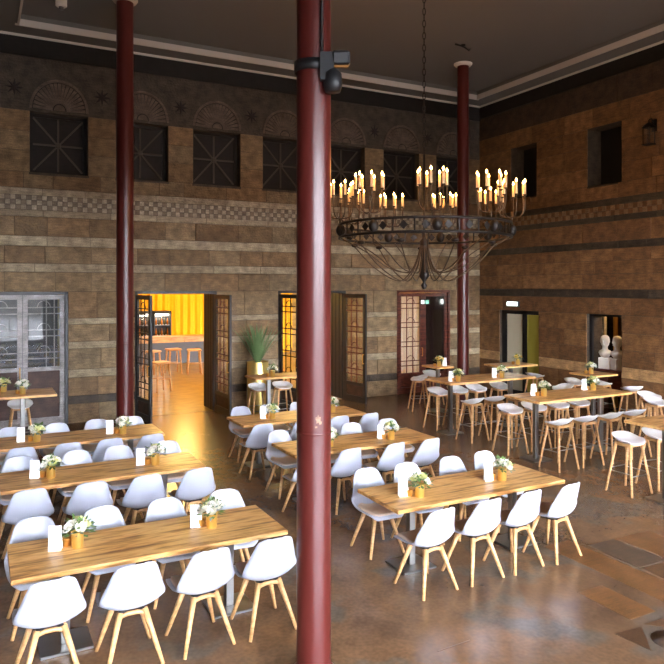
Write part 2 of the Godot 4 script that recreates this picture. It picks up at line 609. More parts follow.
# ---------------------------------------------------------------- furniture
func shell_surface(rows: Array, cols: int, off: float) -> Array:
	# rows of [z, y, half width, side lift, side forward]; returns a grid of points
	var g := []
	for i in rows.size():
		var r = rows[i]
		var line := []
		for k in cols + 1:
			var t := -1.0 + 2.0 * k / cols
			var e := pow(absf(t), 2.4)
			line.append(Vector3(t * r[2], r[1] + r[3] * e, r[0] - r[4] * e))
		g.append(line)
	if off != 0.0:
		var o := []
		for i in g.size():
			var line := []
			for k in cols + 1:
				var du: Vector3 = g[min(i + 1, g.size() - 1)][k] - g[max(i - 1, 0)][k]
				var dv: Vector3 = g[i][min(k + 1, cols)] - g[i][max(k - 1, 0)]
				var n := dv.cross(du).normalized()
				line.append(g[i][k] + n * off)
			o.append(line)
		return o
	return g

func closed_sheet(s: SurfaceTool, a: Array, b: Array):
	var n := a.size()
	var c: int = a[0].size()
	for i in n - 1:
		for k in c - 1:
			quad(s, a[i][k], a[i + 1][k], a[i + 1][k + 1], a[i][k + 1])
			quad(s, b[i][k], b[i][k + 1], b[i + 1][k + 1], b[i + 1][k])
	for i in n - 1:
		quad(s, a[i][0], b[i][0], b[i + 1][0], a[i + 1][0])
		quad(s, a[i][c - 1], a[i + 1][c - 1], b[i + 1][c - 1], b[i][c - 1])
	for k in c - 1:
		quad(s, a[0][k], a[0][k + 1], b[0][k + 1], b[0][k])
		quad(s, a[n - 1][k], b[n - 1][k], b[n - 1][k + 1], a[n - 1][k + 1])

func interp_rows(keys: Array, n: int) -> Array:
	var out := []
	for i in keys.size() - 1:
		var steps := n
		for k in steps:
			var t := float(k) / steps
			var row := []
			for q in keys[0].size():
				var p0: float = keys[max(i - 1, 0)][q]
				var p3: float = keys[min(i + 2, keys.size() - 1)][q]
				row.append(cubic_interpolate(keys[i][q], keys[i + 1][q], p0, p3, t))
			out.append(row)
	out.append(keys[-1])
	return out

func tapered_leg(top: Vector3, foot: Vector3, r0: float, r1: float) -> SurfaceTool:
	var s := tool_new(true)
	tube(s, [top, top.lerp(foot, 0.5), foot], [r0, (r0 + r1) / 2, r1], 8)
	return s

func make_chair() -> Node3D:
	var t := Node3D.new()
	t.set_meta("base_name", "shell_chair")
	var keys := [
		[-0.262, 0.415, 0.150, 0.000, 0.0], [-0.255, 0.434, 0.185, 0.004, 0.0], [-0.22, 0.450, 0.214, 0.012, 0.0], [-0.11, 0.443, 0.234, 0.030, 0.0],
		[0.02, 0.428, 0.240, 0.050, 0.0], [0.12, 0.438, 0.244, 0.070, 0.010], [0.185, 0.490, 0.244, 0.062, 0.045], [0.220, 0.580, 0.226, 0.020, 0.070],
		[0.245, 0.680, 0.198, 0.0, 0.058], [0.268, 0.770, 0.166, 0.0, 0.042], [0.279, 0.812, 0.145, -0.004, 0.034], [0.284, 0.828, 0.118, -0.008, 0.028], [0.286, 0.834, 0.080, -0.004, 0.02]]
	var rows := interp_rows(keys, 3)
	var s := tool_new(true)
	closed_sheet(s, shell_surface(rows, 14, 0.006), shell_surface(rows, 14, -0.006))
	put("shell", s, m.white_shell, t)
	var pk := [
		[-0.235, 0.456, 0.130, 0.002, 0.0], [-0.222, 0.461, 0.172, 0.006, 0.0], [-0.11, 0.458, 0.194, 0.020, 0.0], [0.02, 0.445, 0.198, 0.034, 0.0], [0.10, 0.448, 0.186, 0.044, 0.004], [0.135, 0.462, 0.130, 0.03, 0.004]]
	rows = interp_rows(pk, 3)
	s = tool_new(true)
	closed_sheet(s, shell_surface(rows, 10, 0.010), shell_surface(rows, 10, -0.012))
	put("seat_pad", s, m.seat_pad, t)
	for e in [[-1, -1], [1, -1], [-1, 1], [1, 1]]:
		put("leg", tapered_leg(Vector3(0.092 * e[0], 0.415, 0.105 * e[1]), Vector3(0.212 * e[0], 0, 0.218 * e[1]), 0.026, 0.0145), m.beech, t)
	for e in [-1, 1]:      # arched rails that join the leg tops
		s = tool_new(true)
		var z: float = 0.115 * e
		tube(s, [Vector3(-0.112, 0.372, z), Vector3(-0.075, 0.392, z), Vector3(-0.035, 0.402, z), Vector3(0.035, 0.402, z), Vector3(0.075, 0.392, z), Vector3(0.112, 0.372, z)], [0.014, 0.016, 0.018, 0.018, 0.016, 0.014], 8)
		put("leg_rail", s, m.beech, t)
	s = tool_new()
	cbox(s, Vector3(0, 0.412, 0), Vector3(0.19, 0.02, 0.22), 0.005)
	put("mounting_plate", s, m.black, t)
	return t

func make_stool() -> Node3D:
	var t := Node3D.new()
	t.set_meta("base_name", "bar_stool")
	# shallow bowl: rounded square plan, raised rim at the back (+z)
	var top := []
	var bot := []
	var seg := 28
	var rings := [0.0, 0.3, 0.55, 0.75, 0.88, 0.96, 1.0]
	for r in rings:
		var a := []
		var b := []
		for k in seg + 1:
			var th := TAU * k / seg
			var c := cos(th)
			var sn := sin(th)
			var q := pow(pow(absf(c), 2.6) + pow(absf(sn), 2.6), -1.0 / 2.6)
			var back := smoothstep(-0.15, 0.95, sn)
			var rim: float = pow(r, 2.6) * (0.040 + 0.062 * back) - 0.05 * pow(r, 4.0) * smoothstep(-0.45, -0.95, sn)
			var p := Vector3(c * q * 0.215 * r, 0.722 + rim, sn * q * 0.195 * r + 0.012 * back * r)
			a.append(p)
			var in_r: float = min(r, 0.985)
			b.append(Vector3(p.x * (in_r / max(r, 0.001)), p.y - 0.011 - 0.024 * (1.0 - r * r), p.z * (in_r / max(r, 0.001))))
		top.append(a)
		bot.append(b)
	var s := tool_new(true)
	for i in rings.size() - 1:
		for k in seg:
			quad(s, top[i][k + 1], top[i][k], top[i + 1][k], top[i + 1][k + 1])
			quad(s, bot[i][k], bot[i][k + 1], bot[i + 1][k + 1], bot[i + 1][k])
	var n := rings.size() - 1
	for k in seg: quad(s, top[n][k + 1], top[n][k], bot[n][k], bot[n][k + 1])
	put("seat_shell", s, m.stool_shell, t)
	for e in [[-1, -1], [1, -1], [-1, 1], [1, 1]]:
		put("leg", tapered_leg(Vector3(0.125 * e[0], 0.70, 0.11 * e[1]), Vector3(0.218 * e[0], 0, 0.212 * e[1]), 0.022, 0.015), m.beech, t)
	s = tool_new()
	for e in [-1, 1]:
		cbox(s, Vector3(0, 0.682, 0.112 * e), Vector3(0.27, 0.04, 0.026), 0.004)
		cbox(s, Vector3(0.127 * e, 0.682, 0), Vector3(0.026, 0.04, 0.22), 0.004)
	put("seat_frame", s, m.beech, t)
	s = tool_new(true)
	var fy := 0.27
	var k2 := 1.0 - fy / 0.70
	var fx := lerpf(0.125, 0.218, k2)
	var fz := lerpf(0.11, 0.212, k2)
	for e in [[Vector3(-fx, fy, -fz), Vector3(fx, fy, -fz)], [Vector3(-fx, fy + 0.06, fz), Vector3(fx, fy + 0.06, fz)]]:
		tube(s, e, 0.007, 6)
	for e in [-1, 1]: tube(s, [Vector3(fx * e, fy + 0.03, -fz), Vector3(fx * e, fy + 0.03, fz)], 0.007, 6)
	put("footrest", s, m.steel, t)
	return t

func make_table(called: String, label: String, c: Vector3, w: float, d: float, h: float, posts: Array, group: String):
	var t := thing(called, label, "table", c, 0.0, group)
	var s := tool_new()
	cbox(s, Vector3(0, h - 0.02, 0), Vector3(w, 0.04, d), 0.005)
	put("tabletop", s, m.table_wood, t)
	for px in posts:
		s = tool_new()
		cbox(s, Vector3(px, (h - 0.04) / 2, 0), Vector3(0.075, h - 0.05, 0.075), 0.006)
		put("post", s, m.steel, t)
		s = tool_new()
		cbox(s, Vector3(px, 0.011, 0), Vector3(0.40, 0.022, 0.37), 0.005)
		put("base_plate", s, m.steel, t)
		s = tool_new()
		cbox(s, Vector3(px, h - 0.048, 0), Vector3(0.3, 0.016, 0.42), 0.003)
		put("mounting_plate", s, m.steel_dark, t)
	return t

func rose_mesh(sd: int) -> ArrayMesh:
	var r := RandomNumberGenerator.new()
	r.seed = sd
	var s := tool_new(true)
	sphere(s, Vector3(0, 0.0, 0), Vector3(0.014, 0.017, 0.014), 8, 5)
	for layer in 3:
		var n := 4 + layer
		for k in n:
			var a := TAU * (k + 0.5 * layer + r.randf() * 0.3) / n
			var d := Vector3(cos(a), 0, sin(a))
			var p := Vector3(-sin(a), 0, cos(a))
			var rad := 0.010 + 0.0085 * layer
			var hgt := 0.020 - 0.004 * layer
			var wd := 0.013 + 0.005 * layer
			var base := Vector3(0, -0.018, 0)
			var mid := d * rad + Vector3(0, 0.0, 0)
			var tip := d * (rad * 1.25 + 0.003 * layer) + Vector3(0, hgt, 0)
			var g := [[base, base], [mid - p * wd, mid + p * wd], [tip - p * wd * 0.8, tip + p * wd * 0.8]]
			for i in 2:
				quad(s, g[i][0], g[i][1], g[i + 1][1], g[i + 1][0])
			tri(s, g[2][0], g[2][1], tip + Vector3(0, 0.006, 0) + d * 0.002)
	return finish(s)

func leaf_blade(s: SurfaceTool, base: Vector3, dir: Vector3, width: float, length: float):
	var side := dir.cross(Vector3.UP).normalized()
	if side.length() < 0.5: side = Vector3.RIGHT
	var mid := base + dir * length * 0.5 + Vector3(0, 0.004, 0)
	var tip := base + dir * length
	var fold := Vector3(0, -0.003, 0)
	tri(s, base, mid + side * width / 2 + fold, mid)
	tri(s, base, mid, mid - side * width / 2 + fold)
	tri(s, mid, mid + side * width / 2 + fold, tip)
	tri(s, mid, tip, mid - side * width / 2 + fold)

var roses := []

func make_bouquet(sd: int, yellow: bool) -> Node3D:
	var r := RandomNumberGenerator.new()
	r.seed = sd
	var t := Node3D.new()
	t.set_meta("base_name", "flower_vase")
	var s := tool_new(true)
	lathe(s, [Vector2(0, 0), Vector2(0.044, 0), Vector2(0.047, 0.004), Vector2(0.051, 0.126), Vector2(0.053, 0.130), Vector2(0.048, 0.130), Vector2(0.045, 0.03), Vector2(0, 0.03)], 24)
	put("vase", s, m.gold, t)
	s = tool_new()
	for k in 74:
		var a := r.randf() * TAU
		var el := r.randf_range(0.0, 1.35)
		var d := Vector3(cos(a) * cos(el), sin(el), sin(a) * cos(el))
		leaf_blade(s, Vector3(0, 0.125, 0) + d * r.randf_range(0.04, 0.10), (d + Vector3(0, r.randf_range(-0.5, 0.3), 0)).normalized(), r.randf_range(0.026, 0.044), r.randf_range(0.05, 0.08))
	put("foliage", s, m.leaf, t).set_meta("kind", "stuff")
	s = tool_new()
	for k in 22:
		var a := r.randf() * TAU
		var el := r.randf_range(0.0, 0.9)
		var d := Vector3(cos(a) * cos(el), sin(el), sin(a) * cos(el))
		leaf_blade(s, Vector3(0, 0.12, 0) + d * r.randf_range(0.06, 0.125), (d + Vector3(0, r.randf_range(-0.7, 0.2), 0)).normalized(), 0.026, r.randf_range(0.035, 0.06))
	put("eucalyptus_sprig", s, m.leaf_grey, t).set_meta("kind", "stuff")
	for k in 8:
		var a := TAU * k / 8.0 * 2.4 + r.randf() * 0.4
		var el := 1.35 if k == 0 else r.randf_range(0.3, 1.1)
		var d := Vector3(cos(a) * cos(el), sin(el), sin(a) * cos(el))
		var mm: Material = m.petal
		if k % 4 == 3: mm = m.petal_green
		if yellow and k % 2: mm = m.petal_yellow
		var o := put_mesh("rose", roses[k % 3], mm, t)
		o.position = Vector3(0, 0.135, 0) + d * r.randf_range(0.070, 0.095)
		o.basis = Basis(Quaternion(Vector3.UP, (d + Vector3(0, 0.3, 0)).normalized())).scaled(Vector3.ONE * r.randf_range(1.0, 1.45))
	return t

func make_card(mark: bool) -> Node3D:
	var t := Node3D.new()
	t.set_meta("base_name", "menu_card")
	var h := 0.2
	var w := 0.1
	var lean := 0.06
	var s := tool_new()
	for e in [-1.0, 1.0]:
		box(s, Vector3(0, h / 2, 0.013 * e), Vector3(w, h, 0.0015), Basis(Vector3.RIGHT, -lean * e * 2.0))
	put("folded_card", s, m.paper, t)
	if mark:
		s = tool_new()
		var b := Basis(Vector3.RIGHT, -lean * 2.0)
		for k in 7:
			var a := -0.5 + 0.34 * k
			box(s, Vector3(0, h / 2, 0.013) + b * Vector3(0.012 * sin(k * 2.1), -0.045 + 0.010 * k, 0.0012), Vector3(0.022, 0.004, 0.0006), b * Basis(Vector3.BACK, a))
		put("printed_motif", s, m.ink, t)
	return t

func place(src: Node3D, label: String, category: String, group: String, at: Vector3, turn: float) -> Node3D:
	var c := copy_of(src, label, at, turn)
	tag(c, label, category, group)
	return c

# ---------------------------------------------------------------- the scene
func _ready():
	rng.seed = 20240
	# camera: level, lens shifted down
	var cam := Camera3D.new()
	cam.name = "camera"
	var near := 0.05
	var f := 676.2
	cam.set_frustum(near * 664.0 / f, Vector2(0, -46.0 * near / f), near, 200.0)
	cam.position = Vector3(0, 2.92, 0)
	cam.rotation_degrees = Vector3(0, -27.7, 0)
	add_child(cam)
	cam.current = true
	# overcast daylight through the tall windows behind the camera
	var env := Environment.new()
	env.background_mode = Environment.BG_SKY
	var sky_m := ProceduralSkyMaterial.new()
	sky_m.sky_top_color = Color(0.88, 0.92, 1.0)
	sky_m.sky_horizon_color = Color(0.95, 0.965, 1.0)
	sky_m.ground_bottom_color = Color(0.3, 0.29, 0.27)
	sky_m.ground_horizon_color = Color(0.4, 0.39, 0.37)
	sky_m.sun_angle_max = 0.0
	var sky := Sky.new()
	sky.sky_material = sky_m
	env.sky = sky
	env.background_energy_multiplier = 57.0
	env.tonemap_mode = Environment.TONE_MAPPER_LINEAR
	env.tonemap_exposure = 1.48
	env.sdfgi_enabled = true
	env.ssao_enabled = true
	env.ssil_enabled = true
	var we := WorldEnvironment.new()
	we.name = "daylight"
	we.environment = env
	add_child(we)

	make_materials()
	build_shell()
	build_back_wall()
	build_right_wall()
	build_bar_room()
	build_side_rooms()
	build_columns()
	build_chandelier()
	build_furniture()
	build_table_things()
	build_extras()

func build_shell():
	# floor
	var fl := thing("floor", "polished mottled brown stone floor of the hall", "floor", Vector3.ZERO, 0, "", "structure")
	var s := tool_new()
	bounds(s, LEFT - 0.4, RIGHT + 0.5, -0.3, 0, BACK - 0.6, FRONT + 0.5)
	put("floor_slab", s, m.floor, fl)
	# inlaid slabs near the right foreground
	for r in [[5.06, 5.40, -4.62, -4.02, "floor_tan"], [5.62, 6.02, -5.62, -4.0, "floor_tan"], [5.62, 6.02, -3.98, -2.4, "floor_tan"], [6.08, 6.50, -5.40, -4.72, "floor_grey"], [6.08, 6.50, -4.70, -4.0, "floor_stone"], [6.54, 7.1, -5.4, -4.3, "floor_tan"]]:
		s = tool_new()
		cbox(s, Vector3((r[0] + r[1]) / 2, 0.0, (r[2] + r[3]) / 2), Vector3(r[1] - r[0] - 0.006, 0.004, r[3] - r[2] - 0.006), 0.001)
		put("floor_inlay", s, m[r[4]], fl)
	for q in [[Vector2(4.74, -3.92), Vector2(5.04, -3.90), Vector2(4.78, -3.60), "floor_dark"], [Vector2(5.10, -3.92), Vector2(5.40, -3.90), Vector2(5.36, -3.60), "floor_stone"]]:
		s = tool_new()
		var p := []
		for k in 3: p.append(Vector3(q[k].x, 0.002, q[k].y))
		var c: Vector3 = (p[0] + p[1] + p[2]) / 3 - Vector3(0, 0.1, 0)
		tri_out(s, p[0], p[1], p[2], c)
		for k in 3: quad_out(s, p[k], p[(k + 1) % 3], p[(k + 1) % 3] - Vector3(0, 0.01, 0), p[k] - Vector3(0, 0.01, 0), c)
		put("floor_inlay", s, m[q[3]], fl)
	s = tool_new(true)
	lathe(s, [Vector2(0.17, -0.01), Vector2(0.17, 0.0025), Vector2(0, 0.0025)], 32, Vector3(5.07, 0, -3.62))
	put("floor_inlay", s, m.floor_grey, fl)

	s = tool_new()
	box(s, Vector3(3.43, 0.0, -4.40), Vector3(0.34, 0.003, 0.014), Basis(Vector3.UP, 0.04))
	put("floor_scratch", s, m.floor_tan, fl)

	# ceiling: flat field, dropped soffit all round, mouldings
	var ce := thing("ceiling", "dim plaster ceiling with a dropped border and pale moulding", "ceiling", Vector3.ZERO, 0, "", "structure")
	s = tool_new()
	bounds(s, LEFT - 0.4, RIGHT + 0.5, CEIL, CEIL + 0.3, BACK - 0.6, FRONT + 0.5)
	put("ceiling_field", s, m.plaster, ce)
	s = tool_new()
	slab_flat(s, LEFT, RIGHT, BACK, FRONT, SOFFIT, CEIL, [[0.7, RIGHT - 0.6, BACK + 0.6, FRONT - 0.6]])
	put("dropped_border", s, m.plaster, ce)
	s = tool_new()
	for r in [[0.66, RIGHT - 0.56, BACK + 0.6, BACK + 0.64], [0.66, RIGHT - 0.56, FRONT - 0.64, FRONT - 0.6], [0.7, 0.74, BACK + 0.6, FRONT - 0.6], [RIGHT - 0.64, RIGHT - 0.6, BACK + 0.6, FRONT - 0.6]]:
		bounds(s, r[0], r[1], SOFFIT - 0.03, SOFFIT + 0.10, r[2], r[3])
	put("border_moulding", s, m.plaster_light, ce)
	s = tool_new()
	bounds(s, LEFT, RIGHT, SOFFIT - 0.05, SOFFIT, BACK, BACK + 0.07)
	bounds(s, RIGHT - 0.07, RIGHT, SOFFIT - 0.05, SOFFIT, BACK, FRONT)
	put("wall_moulding", s, m.plaster_light, ce)

	# left wall and front wall with tall windows (both outside the frame)
	var wl := thing("wall_left", "plain plastered wall at the left end of the hall", "wall", Vector3.ZERO, 0, "", "structure")
	s = tool_new()
	bounds(s, LEFT - 0.4, LEFT, 0, CEIL, BACK - 0.5, FRONT + 0.4)
	put("masonry", s, m.plain_wall, wl)
	var wf := thing("wall_front", "plain plastered wall with a row of tall windows behind the viewer", "wall", Vector3(0, 0, FRONT), 0, "", "structure")
	var holes := []
	for k in 5: holes.append([-2.4 + k * 3.0, 0.1 + k * 3.0, 0.15, 5.5])
	s = tool_new()
	slab(s, LEFT - 0.4, RIGHT + 0.4, 0, CEIL, 0, 0.4, holes)
	put("masonry", s, m.plain_wall, wf)
	for k in 5:
		var h = holes[k]
		var w := thing("window_%d" % (20 + k), "tall glazed window number %s of the front wall" % ["one", "two", "three", "four", "five"][k], "window", Vector3(0, 0, FRONT), 0, "", "structure")
		s = tool_new()
		for r in [[h[0], h[0] + 0.07, h[2], h[3]], [h[1] - 0.07, h[1], h[2], h[3]], [h[0], h[1], h[2], h[2] + 0.07], [h[0], h[1], h[3] - 0.07, h[3]]]:
			bounds(s, r[0], r[1], r[2], r[3], 0.16, 0.24)
		put("window_frame", s, m.window_frame, w)
		s = tool_new()
		for q in [1, 2]:
			var x: float = lerpf(h[0], h[1], q / 3.0)
			bounds(s, x - 0.02, x + 0.02, h[2], h[3], 0.18, 0.22)
		for q in [1, 2, 3]:
			var y: float = lerpf(h[2], h[3], q / 4.0)
			bounds(s, h[0], h[1], y - 0.02, y + 0.02, 0.18, 0.22)
		put("glazing_bars", s, m.window_frame, w)
		s = tool_new()
		bounds(s, h[0] + 0.07, h[1] - 0.07, h[2] + 0.07, h[3] - 0.07, 0.197, 0.203)
		put("glass_pane", s, m.pane, w)
	# paved ground outside the windows
	var gr := thing("courtyard", "pale paved courtyard outside the front windows", "pavement", Vector3.ZERO, 0, "", "structure")
	s = tool_new()
	bounds(s, -30, 40, -0.5, -0.31, FRONT + 0.5, 60)
	put("paving", s, m.ground_out, gr)
	var op := thing("added_sky_blocker", "plain dark block added across the courtyard to cut off low sky", "building", Vector3(4, -0.31, 46), 0, "", "structure")  # added, out of view: keeps low sky light off the upper walls
	s = tool_new()
	bounds(s, -60, 60, 0, 6.0, 0, 6)
	put("masonry", s, m.ground_out, op)
	s = tool_new()
	bounds(s, -60.4, 60.4, 6.0, 6.4, -0.4, 6.4)
	put("blocker_edge", s, m.ground_out, op)

func slab_flat(s: SurfaceTool, x0, x1, z0, z1, y0, y1, holes: Array):
	var h = holes[0]
	bounds(s, x0, x1, y0, y1, z0, h[2])
	bounds(s, x0, x1, y0, y1, h[3], z1)
	bounds(s, x0, h[0], y0, y1, h[2], h[3])
	bounds(s, h[1], x1, y0, y1, h[2], h[3])

func build_back_wall():
	var w := thing("wall_back", "tall banded stone wall with doors, checker frieze and fan-topped windows", "wall", Vector3(0, 0, BACK), 0, "", "structure")
	var doors := [[-0.04, 1.71, 0.0, 2.8], [3.1, 4.97, 0.0, 2.8], [6.54, 8.42, 0.0, 2.8], [10.0, 11.76, 0.0, 2.8]]
	var wins := []
	for k in range(-1, 7):
		var c := 1.54 + 1.722 * k
		wins.append([c - 0.57, c + 0.57, 5.28, 6.55])
	var holes := doors + wins
	var s := tool_new()
	slab(s, LEFT - 0.4, RIGHT + 0.5, 0, CEIL, -0.36, -0.0, holes)
	put("masonry", s, m.mortar, w)
	var br := ["brown0", "brown1", "brown2", "brown3", "brown4", "brown5"]
	var pl := ["pale0", "pale1", "pale2"]
	var dk := ["dark_stone0", "dark_stone1"]
	var u0 := -0.3
	var rows := [[0.0, 0.41, br, 0.8], [0.41, 0.58, dk, 1.0], [0.58, 0.97, br, 0.8], [0.97, 1.14, pl, 1.6], [1.14, 1.58, br, 0.8], [1.58, 1.73, pl, 1.6], [1.73, 2.10, br, 0.75], [2.10, 2.23, pl, 1.6], [2.23, 2.80, br, 0.8],
		[2.80, 3.21, br, 0.8], [3.21, 3.39, pl, 1.3], [3.39, 3.75, br, 0.8], [3.75, 3.96, pl, 1.3], [3.96, 4.36, br, 0.8], [4.36, 4.50, pl, 1.3], [4.80, 4.95, pl, 1.3], [4.95, 5.28, br, 0.95], [5.28, 5.72, br, 1.0], [5.72, 6.12, br, 1.0], [6.12, 6.55, br, 1.0]]
	for r in rows: course(w, u0, RIGHT, r[0], r[1], holes, r[2], r[3])
	checker(w, u0, RIGHT, 4.50, 0.10, 3, "tile_dark", "tile_light")
	s = tool_new()
	slab(s, u0, RIGHT, 6.55, 7.66, -0.01, 0.015, [])
	put("spandrel_plaster", s, m.spandrel, w)
	s = tool_new()
	bounds(s, u0, RIGHT, 7.66, 8.05, 0, 0.05)
	put("dark_top_band", s, m.frieze, w)  # dark band along the top of the wall, under the moulding
	for k in range(0, 7):
		var c := 1.54 + 1.722 * k
		var off := Node3D.new()
		fan_shift(w, c)
		if k < 7 and k >= 0: star_rosette_at(w, c - 0.861)
	for k in range(0, 7):
		var c := 1.54 + 1.722 * k
		var nm: String = ["first", "second", "third", "fourth", "fifth", "sixth", "seventh"][k]
		shutter_window("window_%d" % (k + 1), Vector3(0, 0, BACK), 0, c - 0.57, c + 0.57, 5.28, 6.55, "dark lattice-barred upper window under a stone fan, %s from left" % nm)
	# backing so that the window recesses are closed
	s = tool_new()
	bounds(s, LEFT, RIGHT, 5.1, 6.8, -0.40, -0.36)
	put("recess_backing", s, m.frieze, w)

	# door 1: closed, grey, glazed
	var d := thing("door_1", "closed grey double door with latticed glass at the far left", "door", Vector3(0, 0, BACK), 0, "", "structure")
	door_frame(d, -0.04, 1.71, 2.8, m.door_dark, -0.22, 0.03)
	lattice_leaf(d, Vector3(0.02, 0, -0.10), 0, 0.81, 2.73, m.door_grey, m.door_grey, m.pane, 1.22, true, 1)
	lattice_leaf(d, Vector3(1.65, 0, -0.10), PI, 0.81, 2.73, m.door_grey, m.door_grey, m.pane, 1.22, true, 1)
	# doors 2 and 3: open into the hall
	d = thing("door_2", "open dark double door with iron lattice leading to the yellow bar", "door", Vector3(0, 0, BACK), 0, "", "structure")
	door_frame(d, 3.1, 4.97, 2.8, m.door_dark, -0.36, 0.03)
	jamb_boards(d, 4.89)
	lattice_leaf(d, Vector3(3.13, 0, 0.04), -deg_to_rad(81), 0.84, 2.72, m.door_dark, m.iron, m.pane, 0.5, true, 1)
	lattice_leaf(d, Vector3(4.94, 0, 0.04), -deg_to_rad(88), 0.96, 2.72, m.door_dark, m.lattice_red, m.pane_lit_amber, 0.5, true, 1)
	d = thing("door_3", "open dark latticed double door right of the planter, amber light put into glass tint", "door", Vector3(0, 0, BACK), 0, "", "structure")
	door_frame(d, 6.54, 8.42, 2.8, m.door_dark, -0.36, 0.03)
	jamb_boards(d, 8.34)
	lattice_leaf(d, Vector3(6.57, 0, 0.04), -deg_to_rad(81), 0.84, 2.72, m.door_dark, m.iron, m.pane, 0.5, true, 1)
	lattice_leaf(d, Vector3(8.38, 0, 0.04), -deg_to_rad(82), 0.88, 2.72, m.door_dark, m.lattice_red, m.pane_lit_amber, 0.5, true, 1)
	# door 4: closed mahogany
	d = thing("door_4", "closed mahogany double door with curtained lattice panes near the corner", "door", Vector3(0, 0, BACK), 0, "", "structure")
	door_frame(d, 10.0, 11.76, 2.8, m.mahogany, -0.3, 0.03)
	lattice_leaf(d, Vector3(10.06, 0, -0.05), 0, 0.82, 2.73, m.mahogany, m.lattice_red, m.pane, 0.55, true, 1)
	lattice_leaf(d, Vector3(11.70, 0, -0.05), PI, 0.82, 2.73, m.mahogany, m.lattice_red, m.dark_pane, 0.55, false, 1)
	s = tool_new(true)
	var pa := []
	var pb := []
	for k in 61:
		var x := 10.1 + 0.78 * k / 60.0
		pa.append(Vector3(x, 0.3, -0.22 + 0.025 * sin(x * 52.0)))
		pb.append(Vector3(x, 2.7, -0.22 + 0.025 * sin(x * 52.0)))
	for k in 60: quad(s, pa[k], pa[k + 1], pb[k + 1], pb[k])
	put("net_curtain", s, m.net_curtain, d)

func jamb_boards(d: Node3D, u: float):     # grooved casing along the deep right reveal
	for k in 4:
		var s := tool_new()
		var z := -0.75 + 0.19 * k
		cbox(s, Vector3(u + 0.025, 1.37, z + 0.09), Vector3(0.05, 2.74, 0.17), 0.012)
		put("casing_board", s, m.casing, d)

func fan_shift(w: Node3D, c: float):
	fan_ornament(w, c, 6.60, 0.56)
	w.get_child(w.get_child_count() - 1).position.z = 0.012

func star_rosette_at(w: Node3D, c: float):
	star_rosette(w, c, 7.0, 0.19)
	w.get_child(w.get_child_count() - 1).position.z = 0.012

